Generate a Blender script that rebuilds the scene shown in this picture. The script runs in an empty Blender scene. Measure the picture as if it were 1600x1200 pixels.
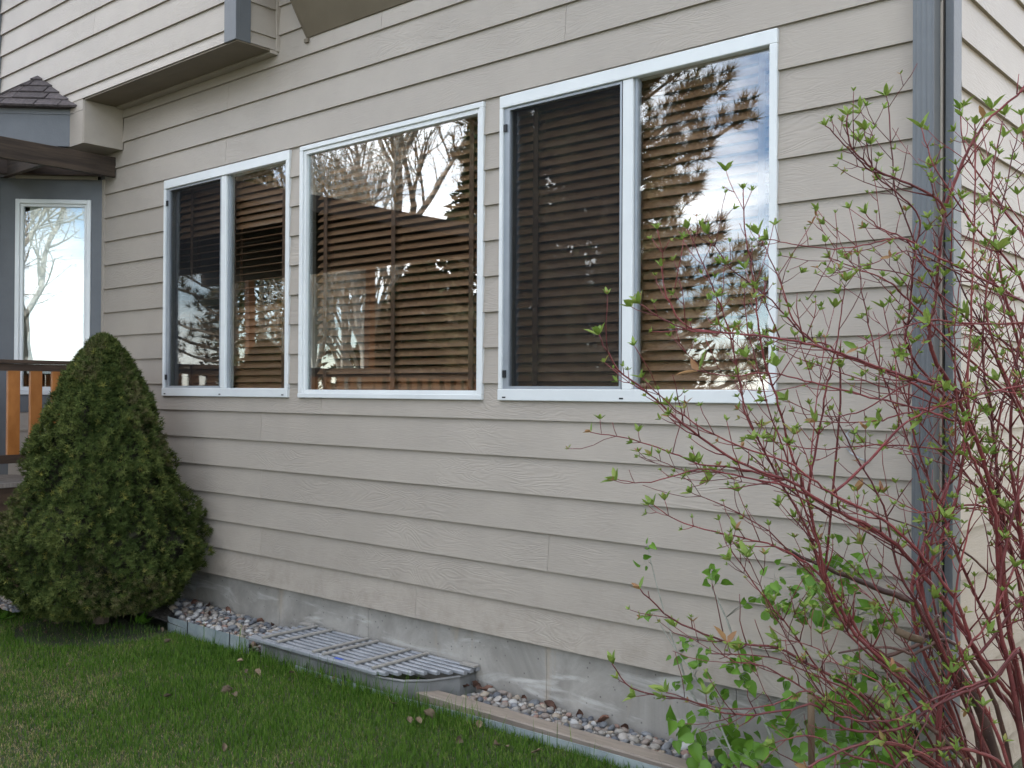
import bpy, bmesh, math, random
import numpy as np
from mathutils import Vector, Matrix, noise as mnoise
rad = math.radians
random.seed(7); RNG = np.random.default_rng(7)
SC = bpy.context.scene
COL = SC.collection

# ------------------------------------------------------------------ camera
YAW, PIT, ROL, FPX, DIST, EYE = rad(49.055), rad(.415), rad(.317), 1577.0, 3.738, 1.55
_f = Vector((-math.cos(YAW)*math.cos(PIT), math.sin(YAW)*math.cos(PIT), math.sin(PIT)))
_r = _f.cross(Vector((0, 0, 1))).normalized(); _u = _r.cross(_f)
_c, _s = math.cos(ROL), math.sin(ROL)
CR, CU = _c*_r + _s*_u, -_s*_r + _c*_u
CAM = Vector((0, -DIST, EYE))
cd = bpy.data.cameras.new('camera'); cam = bpy.data.objects.new('camera', cd); COL.objects.link(cam)
cd.sensor_width = 36; cd.lens = FPX/1600*36; cd.clip_start = .05; cd.clip_end = 600
mw = Matrix((CR, CU, -_f)).transposed().to_4x4(); mw.translation = CAM; cam.matrix_world = mw
SC.camera = cam
# ------------------------------------------------------------------ light
SUN_EL, SUN_AZ = 45, -46          # sun stands behind the house, a little to its left
W = bpy.data.worlds.new('World'); SC.world = W; W.use_nodes = True
wt = W.node_tree; wt.nodes.clear()
wo = wt.nodes.new('ShaderNodeOutputWorld'); wb = wt.nodes.new('ShaderNodeBackground')
sky = wt.nodes.new('ShaderNodeTexSky'); sky.sky_type = 'NISHITA'; sky.sun_disc = False
sky.sun_elevation = rad(SUN_EL); sky.sun_rotation = rad(SUN_AZ); sky.altitude = 1500; sky.air_density = 1.0; sky.dust_density = 1.0
tc = wt.nodes.new('ShaderNodeTexCoord'); mp = wt.nodes.new('ShaderNodeMapping'); mp.inputs['Scale'].default_value = (1.6, 1.6, 4.2)
nz = wt.nodes.new('ShaderNodeTexNoise'); nz.inputs['Scale'].default_value = 1.5; nz.inputs['Detail'].default_value = 7; nz.inputs['Roughness'].default_value = .55
cr = wt.nodes.new('ShaderNodeValToRGB'); cr.color_ramp.elements[0].position = .45; cr.color_ramp.elements[1].position = .70
mx = wt.nodes.new('ShaderNodeMixRGB'); mx.inputs['Color2'].default_value = (17.0, 17.0, 17.0, 1)
L = wt.links.new
L(tc.outputs['Generated'], mp.inputs['Vector']); L(mp.outputs[0], nz.inputs['Vector']); L(nz.outputs['Fac'], cr.inputs[0])
L(cr.outputs[0], mx.inputs['Fac']); L(sky.outputs[0], mx.inputs['Color1']); L(mx.outputs[0], wb.inputs['Color']); L(wb.outputs[0], wo.inputs['Surface'])
wb.inputs['Strength'].default_value = .14
sd = bpy.data.lights.new('sun', 'SUN'); sd.energy = 3.2; sd.angle = rad(.5); sd.color = (1, .95, .87)
sun = bpy.data.objects.new('sun', sd); COL.objects.link(sun)
sv = Vector((math.sin(rad(SUN_AZ))*math.cos(rad(SUN_EL)), math.cos(rad(SUN_AZ))*math.cos(rad(SUN_EL)), math.sin(rad(SUN_EL))))
sun.rotation_euler = (-sv).to_track_quat('-Z', 'Y').to_euler(); sun.location = (0, 0, 30)
SC.view_settings.view_transform = 'Standard'; SC.view_settings.look = 'None'; SC.view_settings.gamma = 1; SC.view_settings.use_curve_mapping = False
SC.view_settings.exposure = 1.85

# ------------------------------------------------------------------ materials
def nodes(name):
    m = bpy.data.materials.new(name); m.use_nodes = True
    t = m.node_tree; return m, t, t.nodes['Principled BSDF']
def N(t, typ, **k):
    n = t.nodes.new(typ)
    for a, b in k.items():
        if a in n.inputs.keys(): n.inputs[a].default_value = b
        else: setattr(n, a, b)
    return n
def c4(c): return (c[0], c[1], c[2], 1)
def M(name, col, col2=None, rough=.6, scale=6, stretch=(1, 1, 1), bump=0, bscale=60, bstretch=(1, 1, 1), metal=0, rnd=0, spec=.4, detail=5, lo=.35, hi=.65, bdist=.004):
    m, t, b = nodes(name)
    geo = N(t, 'ShaderNodeNewGeometry'); oi = N(t, 'ShaderNodeObjectInfo')
    off = N(t, 'ShaderNodeVectorMath', operation='SCALE'); off.inputs[0].default_value = (31, 17, 23); t.links.new(oi.outputs['Random'], off.inputs['Scale'])
    if rnd == 0: off.inputs[0].default_value = (0, 0, 0)
    add = N(t, 'ShaderNodeVectorMath', operation='ADD'); t.links.new(geo.outputs['Position'], add.inputs[0]); t.links.new(off.outputs[0], add.inputs[1])
    mp = N(t, 'ShaderNodeMapping'); mp.inputs['Scale'].default_value = stretch; t.links.new(add.outputs[0], mp.inputs['Vector'])
    nz = N(t, 'ShaderNodeTexNoise', Scale=scale, Detail=detail, Roughness=.6); t.links.new(mp.outputs[0], nz.inputs['Vector'])
    cr = N(t, 'ShaderNodeValToRGB'); cr.color_ramp.elements[0].position = lo; cr.color_ramp.elements[1].position = hi
    cr.color_ramp.elements[0].color = c4(col); cr.color_ramp.elements[1].color = c4(col2 or [x*1.12 for x in col])
    t.links.new(nz.outputs['Fac'], cr.inputs[0]); last = cr.outputs[0]
    if rnd:
        mr = N(t, 'ShaderNodeMapRange'); mr.inputs['To Min'].default_value = 1-rnd; mr.inputs['To Max'].default_value = 1+rnd
        t.links.new(oi.outputs['Random'], mr.inputs['Value'])
        hv = N(t, 'ShaderNodeHueSaturation'); t.links.new(mr.outputs[0], hv.inputs['Value']); t.links.new(last, hv.inputs['Color']); last = hv.outputs[0]
    t.links.new(last, b.inputs['Base Color'])
    b.inputs['Roughness'].default_value = rough; b.inputs['Metallic'].default_value = metal; b.inputs['Specular IOR Level'].default_value = spec
    if bump:
        mp2 = N(t, 'ShaderNodeMapping'); mp2.inputs['Scale'].default_value = bstretch; t.links.new(add.outputs[0], mp2.inputs['Vector'])
        n2 = N(t, 'ShaderNodeTexNoise', Scale=bscale, Detail=4, Roughness=.6); t.links.new(mp2.outputs[0], n2.inputs['Vector'])
        bp = N(t, 'ShaderNodeBump', Strength=bump, Distance=bdist); t.links.new(n2.outputs['Fac'], bp.inputs['Height']); t.links.new(bp.outputs[0], b.inputs['Normal'])
    return m
def M_siding(name, col):
    """painted fibre-cement board: embossed cedar grain running along the board"""
    m, t, b = nodes(name)
    geo = N(t, 'ShaderNodeNewGeometry'); oi = N(t, 'ShaderNodeObjectInfo')
    sep = N(t, 'ShaderNodeSeparateXYZ'); t.links.new(geo.outputs['Position'], sep.inputs[0])
    a = N(t, 'ShaderNodeMath', operation='ADD'); t.links.new(sep.outputs[0], a.inputs[0]); t.links.new(sep.outputs[1], a.inputs[1])
    r = N(t, 'ShaderNodeMath', operation='MULTIPLY'); r.inputs[1].default_value = 40; t.links.new(oi.outputs['Random'], r.inputs[0])
    cb = N(t, 'ShaderNodeCombineXYZ'); t.links.new(a.outputs[0], cb.inputs[0]); t.links.new(r.outputs[0], cb.inputs[1]); t.links.new(sep.outputs[2], cb.inputs[2])
    mp = N(t, 'ShaderNodeMapping'); mp.inputs['Scale'].default_value = (2.2, 1, 9); t.links.new(cb.outputs[0], mp.inputs[0])
    big = N(t, 'ShaderNodeTexNoise', Scale=1.0, Detail=2, Roughness=.5, Distortion=.6); t.links.new(mp.outputs[0], big.inputs['Vector'])
    # contour lines of a smooth field = cathedral grain
    mul = N(t, 'ShaderNodeMath', operation='MULTIPLY'); mul.inputs[1].default_value = 120; t.links.new(big.outputs['Fac'], mul.inputs[0])
    sn = N(t, 'ShaderNodeMath', operation='SINE'); t.links.new(mul.outputs[0], sn.inputs[0])
    mp2 = N(t, 'ShaderNodeMapping'); mp2.inputs['Scale'].default_value = (10, 1, 90); t.links.new(cb.outputs[0], mp2.inputs[0])
    fine = N(t, 'ShaderNodeTexNoise', Scale=1.6, Detail=4, Roughness=.65); t.links.new(mp2.outputs[0], fine.inputs['Vector'])
    msk = N(t, 'ShaderNodeMath', operation='MULTIPLY'); t.links.new(sn.outputs[0], msk.inputs[0])
    pt = N(t, 'ShaderNodeTexNoise', Scale=1.7, Detail=2); t.links.new(cb.outputs[0], pt.inputs['Vector'])
    pr = N(t, 'ShaderNodeMapRange'); pr.inputs['From Min'].default_value = .42; pr.inputs['From Max'].default_value = .62; pr.inputs['To Max'].default_value = .3
    t.links.new(pt.outputs['Fac'], pr.inputs['Value']); t.links.new(pr.outputs[0], msk.inputs[1])
    sm = N(t, 'ShaderNodeMath', operation='ADD'); t.links.new(msk.outputs[0], sm.inputs[0]); t.links.new(fine.outputs['Fac'], sm.inputs[1])
    bp = N(t, 'ShaderNodeBump', Strength=.5, Distance=.003); t.links.new(sm.outputs[0], bp.inputs['Height']); t.links.new(bp.outputs[0], b.inputs['Normal'])
    cn = N(t, 'ShaderNodeTexNoise', Scale=2.3, Detail=6, Roughness=.65); t.links.new(cb.outputs[0], cn.inputs['Vector'])
    cr = N(t, 'ShaderNodeValToRGB'); cr.color_ramp.elements[0].position = .3; cr.color_ramp.elements[1].position = .7
    cr.color_ramp.elements[0].color = c4([x*.93 for x in col]); cr.color_ramp.elements[1].color = c4([x*1.05 for x in col])
    t.links.new(cn.outputs['Fac'], cr.inputs[0])
    dz = N(t, 'ShaderNodeMapRange'); dz.inputs['From Min'].default_value = .30; dz.inputs['From Max'].default_value = .75; dz.inputs['To Min'].default_value = .55; dz.inputs['To Max'].default_value = 0; t.links.new(sep.outputs[2], dz.inputs['Value'])
    dn = N(t, 'ShaderNodeTexNoise', Scale=9, Detail=8, Roughness=.75); t.links.new(cb.outputs[0], dn.inputs['Vector'])
    dr = N(t, 'ShaderNodeMapRange'); dr.inputs['From Min'].default_value = .45; dr.inputs['From Max'].default_value = .7; t.links.new(dn.outputs['Fac'], dr.inputs['Value'])
    dm = N(t, 'ShaderNodeMath', operation='MULTIPLY'); t.links.new(dz.outputs[0], dm.inputs[0]); t.links.new(dr.outputs[0], dm.inputs[1])
    dx = N(t, 'ShaderNodeMixRGB'); dx.inputs['Color2'].default_value = (.20, .165, .125, 1); t.links.new(dm.outputs[0], dx.inputs['Fac']); t.links.new(cr.outputs[0], dx.inputs['Color1'])
    mr = N(t, 'ShaderNodeMapRange'); mr.inputs['To Min'].default_value = .97; mr.inputs['To Max'].default_value = 1.03; t.links.new(oi.outputs['Random'], mr.inputs['Value'])
    hv = N(t, 'ShaderNodeHueSaturation'); t.links.new(mr.outputs[0], hv.inputs['Value']); t.links.new(dx.outputs[0], hv.inputs['Color'])
    t.links.new(hv.outputs[0], b.inputs['Base Color']); b.inputs['Roughness'].default_value = .55; b.inputs['Specular IOR Level'].default_value = .35
    return m
def M_tint(name, stops, rough=.6, trans=0, spec=.3):
    """colour by the per-leaf 'tint' attribute (0..1)"""
    m, t, b = nodes(name)
    at_ = N(t, 'ShaderNodeAttribute', attribute_name='tint')
    cr = N(t, 'ShaderNodeValToRGB'); e = cr.color_ramp.elements
    e[0].position = stops[0][0]; e[0].color = c4(stops[0][1]); e[1].position = stops[-1][0]; e[1].color = c4(stops[-1][1])
    for p, c in stops[1:-1]: e.new(p).color = c4(c)
    t.links.new(at_.outputs['Fac'], cr.inputs[0]); t.links.new(cr.outputs[0], b.inputs['Base Color'])
    b.inputs['Roughness'].default_value = rough; b.inputs['Specular IOR Level'].default_value = spec
    if trans:
        tr = N(t, 'ShaderNodeBsdfTranslucent'); t.links.new(cr.outputs[0], tr.inputs['Color'])
        ms = N(t, 'ShaderNodeMixShader'); ms.inputs[0].default_value = trans
        t.links.new(b.outputs[0], ms.inputs[1]); t.links.new(tr.outputs[0], ms.inputs[2]); t.links.new(ms.outputs[0], t.nodes['Material Output'].inputs['Surface'])
    return m
def M_glass(name, k=2.7, wav=.035):
    m = bpy.data.materials.new(name); m.use_nodes = True; t = m.node_tree; t.nodes.clear()
    out = N(t, 'ShaderNodeOutputMaterial'); geo = N(t, 'ShaderNodeNewGeometry')
    d = N(t, 'ShaderNodeVectorMath', operation='DOT_PRODUCT'); t.links.new(geo.outputs['Normal'], d.inputs[0]); t.links.new(geo.outputs['Incoming'], d.inputs[1])
    ab = N(t, 'ShaderNodeMath', operation='ABSOLUTE'); t.links.new(d.outputs['Value'], ab.inputs[0])
    iv = N(t, 'ShaderNodeMath', operation='SUBTRACT'); iv.inputs[0].default_value = 1; t.links.new(ab.outputs[0], iv.inputs[1])
    pw = N(t, 'ShaderNodeMath', operation='POWER'); pw.inputs[1].default_value = 5; t.links.new(iv.outputs[0], pw.inputs[0])
    ma = N(t, 'ShaderNodeMath', operation='MULTIPLY_ADD', use_clamp=True); ma.inputs[1].default_value = .96*k; ma.inputs[2].default_value = .043*k; t.links.new(pw.outputs[0], ma.inputs[0])
    tr = N(t, 'ShaderNodeBsdfTransparent', Color=(.93, .96, .95, 1)); gl = N(t, 'ShaderNodeBsdfGlossy', Roughness=0.0, Color=(1, 1, 1, 1))
    nz = N(t, 'ShaderNodeTexNoise', Scale=2.2, Detail=1); t.links.new(geo.outputs['Position'], nz.inputs['Vector'])
    bp = N(t, 'ShaderNodeBump', Strength=wav, Distance=.02); t.links.new(nz.outputs['Fac'], bp.inputs['Height']); t.links.new(bp.outputs[0], gl.inputs['Normal'])
    ms = N(t, 'ShaderNodeMixShader'); t.links.new(ma.outputs[0], ms.inputs[0]); t.links.new(tr.outputs[0], ms.inputs[1]); t.links.new(gl.outputs[0], ms.inputs[2]); t.links.new(ms.outputs[0], out.inputs['Surface'])
    return m
def M_screen(name):
    m = bpy.data.materials.new(name); m.use_nodes = True; t = m.node_tree; t.nodes.clear()
    out = N(t, 'ShaderNodeOutputMaterial'); tr = N(t, 'ShaderNodeBsdfTransparent'); df = N(t, 'ShaderNodeBsdfDiffuse', Color=(.02, .021, .023, 1))
    ms = N(t, 'ShaderNodeMixShader'); ms.inputs[0].default_value = .44
    t.links.new(tr.outputs[0], ms.inputs[1]); t.links.new(df.outputs[0], ms.inputs[2]); t.links.new(ms.outputs[0], out.inputs['Surface']); return m
def M_concrete():
    m, t, b = nodes('concrete')
    geo = N(t, 'ShaderNodeNewGeometry')
    n1 = N(t, 'ShaderNodeTexNoise', Scale=2.6, Detail=8, Roughness=.65, Distortion=.4); t.links.new(geo.outputs['Position'], n1.inputs['Vector'])
    c1 = N(t, 'ShaderNodeValToRGB'); e = c1.color_ramp.elements; e[0].position = .3; e[0].color = (.165, .152, .132, 1); e[1].position = .68; e[1].color = (.36, .335, .295, 1)
    x = e.new(.5); x.color = (.245, .228, .20, 1); t.links.new(n1.outputs['Fac'], c1.inputs[0])
    mp = N(t, 'ShaderNodeMapping'); mp.inputs['Scale'].default_value = (1.1, 1, 5); mp.inputs['Rotation'].default_value = (0, rad(7), 0); t.links.new(geo.outputs['Position'], mp.inputs[0])
    n2 = N(t, 'ShaderNodeTexNoise', Scale=1.7, Detail=6, Roughness=.6, Distortion=.8); t.links.new(mp.outputs[0], n2.inputs['Vector'])
    r2 = N(t, 'ShaderNodeMapRange'); r2.inputs['From Min'].default_value = .56; r2.inputs['From Max'].default_value = .72; r2.inputs['To Max'].default_value = .8; t.links.new(n2.outputs['Fac'], r2.inputs['Value'])
    mx1 = N(t, 'ShaderNodeMixRGB'); mx1.inputs['Color2'].default_value = (.52, .50, .46, 1); t.links.new(r2.outputs[0], mx1.inputs['Fac']); t.links.new(c1.outputs[0], mx1.inputs['Color1'])
    mp3 = N(t, 'ShaderNodeMapping'); mp3.inputs['Scale'].default_value = (5, 1, .7); t.links.new(geo.outputs['Position'], mp3.inputs[0])
    n3 = N(t, 'ShaderNodeTexNoise', Scale=1.5, Detail=5, Roughness=.6); t.links.new(mp3.outputs[0], n3.inputs['Vector'])
    r3 = N(t, 'ShaderNodeMapRange'); r3.inputs['From Min'].default_value = .58; r3.inputs['From Max'].default_value = .75; r3.inputs['To Max'].default_value = .75; t.links.new(n3.outputs['Fac'], r3.inputs['Value'])
    mx2 = N(t, 'ShaderNodeMixRGB'); mx2.inputs['Color2'].default_value = (.33, .26, .18, 1); t.links.new(r3.outputs[0], mx2.inputs['Fac']); t.links.new(mx1.outputs[0], mx2.inputs['Color1'])
    vo = N(t, 'ShaderNodeTexVoronoi', Scale=23); t.links.new(geo.outputs['Position'], vo.inputs['Vector'])
    r4 = N(t, 'ShaderNodeMapRange'); r4.inputs['From Min'].default_value = .06; r4.inputs['From Max'].default_value = .13; r4.inputs['To Min'].default_value = .35; t.links.new(vo.outputs['Distance'], r4.inputs['Value'])
    mx3 = N(t, 'ShaderNodeMixRGB', blend_type='MULTIPLY'); mx3.inputs['Fac'].default_value = .8; t.links.new(mx2.outputs[0], mx3.inputs['Color1']); t.links.new(r4.outputs[0], mx3.inputs['Color2'])
    t.links.new(mx3.outputs[0], b.inputs['Base Color']); b.inputs['Roughness'].default_value = .85
    n5 = N(t, 'ShaderNodeTexNoise', Scale=70, Detail=5); t.links.new(geo.outputs['Position'], n5.inputs['Vector'])
    bp = N(t, 'ShaderNodeBump', Strength=.3, Distance=.004); t.links.new(n5.outputs['Fac'], bp.inputs['Height']); t.links.new(bp.outputs[0], b.inputs['Normal'])
    return m
def M_bark_red(name, col, col2, fleck=.5):
    m, t, b = nodes(name)
    geo = N(t, 'ShaderNodeNewGeometry')
    n1 = N(t, 'ShaderNodeTexNoise', Scale=14, Detail=4); t.links.new(geo.outputs['Position'], n1.inputs['Vector'])
    c1 = N(t, 'ShaderNodeValToRGB'); e = c1.color_ramp.elements; e[0].position = .35; e[0].color = c4(col); e[1].position = .65; e[1].color = c4(col2); t.links.new(n1.outputs['Fac'], c1.inputs[0])
    vo = N(t, 'ShaderNodeTexVoronoi', Scale=110); t.links.new(geo.outputs['Position'], vo.inputs['Vector'])
    r = N(t, 'ShaderNodeMapRange'); r.inputs['From Min'].default_value = .12; r.inputs['From Max'].default_value = .2; r.inputs['To Min'].default_value = fleck; r.inputs['To Max'].default_value = 0; t.links.new(vo.outputs['Distance'], r.inputs['Value'])
    mx = N(t, 'ShaderNodeMixRGB'); mx.inputs['Color2'].default_value = (.4, .3, .26, 1); t.links.new(r.outputs[0], mx.inputs['Fac']); t.links.new(c1.outputs[0], mx.inputs['Color1'])
    oi = N(t, 'ShaderNodeObjectInfo'); mr = N(t, 'ShaderNodeMapRange'); mr.inputs['To Min'].default_value = .70; mr.inputs['To Max'].default_value = 1.4; t.links.new(oi.outputs['Random'], mr.inputs['Value'])
    sp_ = N(t, 'ShaderNodeSeparateXYZ'); t.links.new(geo.outputs['Position'], sp_.inputs[0])
    ag = N(t, 'ShaderNodeMapRange'); ag.inputs['From Min'].default_value = .15; ag.inputs['From Max'].default_value = 1.1; ag.inputs['To Min'].default_value = .75; ag.inputs['To Max'].default_value = 0; t.links.new(sp_.outputs[2], ag.inputs['Value'])
    an = N(t, 'ShaderNodeTexNoise', Scale=5, Detail=4); t.links.new(geo.outputs['Position'], an.inputs['Vector'])
    am = N(t, 'ShaderNodeMath', operation='MULTIPLY'); t.links.new(ag.outputs[0], am.inputs[0]); t.links.new(an.outputs['Fac'], am.inputs[1])
    om = N(t, 'ShaderNodeMixRGB'); om.inputs['Color2'].default_value = (.085, .055, .042, 1); t.links.new(am.outputs[0], om.inputs['Fac']); t.links.new(mx.outputs[0], om.inputs['Color1'])
    hv = N(t, 'ShaderNodeHueSaturation'); t.links.new(mr.outputs[0], hv.inputs['Value']); t.links.new(om.outputs[0], hv.inputs['Color'])
    t.links.new(hv.outputs[0], b.inputs['Base Color']); b.inputs['Roughness'].default_value = .45; b.inputs['Specular IOR Level'].default_value = .4
    return m
def M_ground():
    m, t, b = nodes('lawn_soil')
    geo = N(t, 'ShaderNodeNewGeometry')
    n1 = N(t, 'ShaderNodeTexNoise', Scale=1.1, Detail=8, Roughness=.7); t.links.new(geo.outputs['Position'], n1.inputs['Vector'])
    c1 = N(t, 'ShaderNodeValToRGB'); e = c1.color_ramp.elements; e[0].position = .35; e[0].color = (.03, .06, .014, 1); e[1].position = .7; e[1].color = (.10, .09, .045, 1); t.links.new(n1.outputs['Fac'], c1.inputs[0])
    n2 = N(t, 'ShaderNodeTexNoise', Scale=90, Detail=3); t.links.new(geo.outputs['Position'], n2.inputs['Vector'])
    mx = N(t, 'ShaderNodeMixRGB', blend_type='MULTIPLY'); mx.inputs['Fac'].default_value = .6; t.links.new(c1.outputs[0], mx.inputs['Color1']); t.links.new(n2.outputs['Color'], mx.inputs['Color2'])
    t.links.new(mx.outputs[0], b.inputs['Base Color']); b.inputs['Roughness'].default_value = .95
    bp = N(t, 'ShaderNodeBump', Strength=.8, Distance=.02); t.links.new(n2.outputs['Fac'], bp.inputs['Height']); t.links.new(bp.outputs[0], b.inputs['Normal']); return m
def M_stone():
    m, t, b = nodes('river_stone')
    oi = N(t, 'ShaderNodeObjectInfo'); at_ = N(t, 'ShaderNodeAttribute', attribute_name='tint')
    ad = N(t, 'ShaderNodeMath', operation='ADD'); t.links.new(oi.outputs['Random'], ad.inputs[0]); t.links.new(at_.outputs['Fac'], ad.inputs[1])
    fr = N(t, 'ShaderNodeMath', operation='FRACT'); t.links.new(ad.outputs[0], fr.inputs[0])
    cr = N(t, 'ShaderNodeValToRGB'); cr.color_ramp.interpolation = 'CONSTANT'; e = cr.color_ramp.elements
    cs = [(.20, .185, .165), (.12, .125, .13), (.33, .30, .265), (.25, .16, .125), (.17, .175, .18), (.30, .25, .19), (.38, .37, .35), (.22, .18, .15), (.09, .095, .105), (.28, .255, .22)]
    e[0].position = 0; e[0].color = c4(cs[0]); e[1].position = .1; e[1].color = c4(cs[1])
    for i in range(2, 10): e.new(i*.1).color = c4(cs[i])
    t.links.new(fr.outputs[0], cr.inputs[0])
    geo = N(t, 'ShaderNodeNewGeometry'); n1 = N(t, 'ShaderNodeTexNoise', Scale=60, Detail=5); t.links.new(geo.outputs['Position'], n1.inputs['Vector'])
    mr = N(t, 'ShaderNodeMapRange'); mr.inputs['To Min'].default_value = .65; mr.inputs['To Max'].default_value = 1.3; t.links.new(n1.outputs['Fac'], mr.inputs['Value'])
    hv = N(t, 'ShaderNodeHueSaturation'); t.links.new(mr.outputs[0], hv.inputs['Value']); t.links.new(cr.outputs[0], hv.inputs['Color'])
    t.links.new(hv.outputs[0], b.inputs['Base Color']); b.inputs['Roughness'].default_value = .65; return m

BEIGE = (.365, .318, .266)
m_side = M_siding('beige_siding_paint', BEIGE)
m_trimb = M('beige_trim_paint', [x*.98 for x in BEIGE], rough=.55, bump=.15, bscale=120)
m_soffit = M('shaded_soffit_paint', (.15, .121, .083), (.168, .136, .094), rough=.6, bump=.2, bscale=40, bstretch=(1, 1, 8))  # beige paint darkened and browned, carrying the shade under the overhangs
m_grey = M('slate_grey_paint', (.114, .120, .126), (.130, .136, .142), rough=.55, bump=.35, bscale=90)
m_greym = M('grey_enamelled_metal', (.106, .115, .121), (.120, .129, .136), rough=.5, spec=.5)
m_white = M('white_vinyl', (.63, .64, .625), (.69, .70, .68), rough=.35, scale=3)
m_sash = M('grey_aluminium', (.30, .32, .34), rough=.4, metal=.3)
m_black = M('black_plastic', (.012, .012, .013), rough=.5)
m_glass = M_glass('window_glass'); m_screen = M_screen('insect_screen')
m_slat = M('brown_blind_wood', (.25, .125, .066), (.31, .162, .088), rough=.38, scale=5, stretch=(1, 1, 30), rnd=.08, spec=.5)
m_tape = M('brown_ladder_tape', (.12, .062, .038), rough=.8, bump=.3, bscale=300)
m_shade = M('white_fabric_shade', (.74, .72, .67), (.8, .78, .73), rough=.9, bump=.2, bscale=200)
m_room = M('dim_room_wall', (.22, .19, .16), rough=.9)
m_conc = M_concrete()
m_dark = M('stained_dark_timber', (.045, .027, .018), (.085, .052, .033), rough=.6, scale=3, stretch=(1, 1, 10), bump=.3, bscale=25, bstretch=(1, 1, 12), rnd=.12)
m_beam = M('weathered_brown_timber', (.024, .016, .011), (.068, .046, .031), rough=.7, scale=2.5, stretch=(1, 1, 14), bump=.4, bscale=20, bstretch=(1, 1, 14), rnd=.1)
m_orange = M('orange_stained_cedar', (.30, .105, .022), (.40, .15, .036), rough=.5, scale=7, stretch=(2, 2, 1), bump=.3, bscale=50, bstretch=(3, 3, 1), rnd=.08)
m_deck = M('weathered_deck_board', (.20, .165, .14), (.28, .24, .205), rough=.8, scale=6, stretch=(1, 12, 1), bump=.4, bscale=40, rnd=.1)
m_shingle = M('asphalt_shingle', (.060, .050, .050), (.115, .095, .092), rough=.95, scale=40, bump=.8, bscale=260, rnd=.22)
m_galv = M('galvanised_steel', (.13, .13, .125), (.25, .25, .24), rough=.7, scale=5, metal=.2, bump=.1, bscale=20)
m_edging = M('pale_galvanised_edging', (.24, .285, .295), (.36, .40, .40), rough=.55, scale=9, metal=.35, bump=.15, bscale=25)
m_alu = M('dull_aluminium', (.30, .31, .325), (.42, .43, .445), rough=.45, scale=8, metal=.45)
m_bar = M('grey_grate_bar', (.25, .235, .205), (.32, .30, .27), rough=.6, scale=12)
m_blue = M('blue_sticker', (.05, .10, .42), rough=.4)
m_compo = M('tan_composite_board', (.20, .165, .130), (.27, .225, .18), rough=.7, scale=4, stretch=(1, 9, 9), bump=.3, bscale=30, bstretch=(1, 8, 8))
m_ground = M_ground(); m_stone = M_stone()
m_gravelsoil = M('gravel_dirt', (.05, .042, .035), (.14, .12, .10), rough=.95, scale=45, bump=1, bscale=70, bdist=.02)
m_grass = M_tint('grass_blades', [(0, (.038, .092, .010)), (.45, (.080, .160, .020)), (.74, (.155, .225, .042)), (.80, (.20, .17, .07)), (1, (.33, .275, .14))], rough=.8, trans=.25, spec=.12)
m_spruce = M_tint('spruce_needles', [(0, (.022, .036, .009)), (.45, (.054, .078, .018)), (.79, (.105, .124, .032)), (.88, (.115, .104, .05)), (1, (.19, .19, .04))], rough=.7, trans=.12, spec=.15)
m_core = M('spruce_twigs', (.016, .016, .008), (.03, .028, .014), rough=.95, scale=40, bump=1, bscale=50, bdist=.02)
m_twig = M('conifer_bark', (.06, .042, .03), (.11, .08, .058), rough=.9, scale=10, bump=.6, bscale=60)
m_red = M_bark_red('red_dogwood_bark', (.10, .018, .020), (.18, .036, .036), .4)
m_old = M_bark_red('old_dogwood_bark', (.055, .026, .020), (.12, .060, .045), .55)
m_dead = M('dead_stub_wood', (.09, .055, .03), (.17, .12, .075), rough=.8, scale=20, stretch=(1, 1, .2))
m_leaf = M_tint('young_dogwood_leaves', [(0, (.12, .20, .03)), (.6, (.22, .30, .06)), (.85, (.28, .24, .07)), (1, (.30, .14, .07))], rough=.5, trans=.35)
m_aleaf = M_tint('aspen_leaves', [(0, (.085, .19, .02)), (1, (.17, .32, .04))], rough=.45, trans=.35)
m_astem = M('aspen_bark', (.20, .20, .165), (.31, .31, .26), rough=.7, scale=30)
m_dleaf = M('dry_brown_leaf', (.085, .058, .034), (.19, .140, .088), rough=.8, scale=30, rnd=.4)
m_dleaf2 = M('dry_reddish_leaf', (.075, .036, .024), (.14, .07, .046), rough=.8, scale=30, rnd=.35)
m_bark = M('grey_tree_bark', (.22, .18, .14), (.36, .31, .25), rough=.9, scale=12, bump=.6, bscale=20, bdist=.02)
m_pale = M('pale_aspen_bark', (.40, .38, .33), (.55, .53, .47), rough=.8, scale=8)
m_bud = M_tint('spring_buds', [(0, (.22, .12, .05)), (1, (.40, .27, .10))], rough=.7, trans=.3)
m_pine = M_tint('pine_needles', [(0, (.06, .07, .026)), (.7, (.12, .11, .045)), (1, (.20, .14, .065))], rough=.6, trans=.1)
m_ever = M_tint('evergreen_foliage', [(0, (.02, .035, .012)), (1, (.06, .085, .028))], rough=.7, trans=.1)
m_cable = M('grey_cable', (.35, .36, .37), rough=.5)

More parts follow.
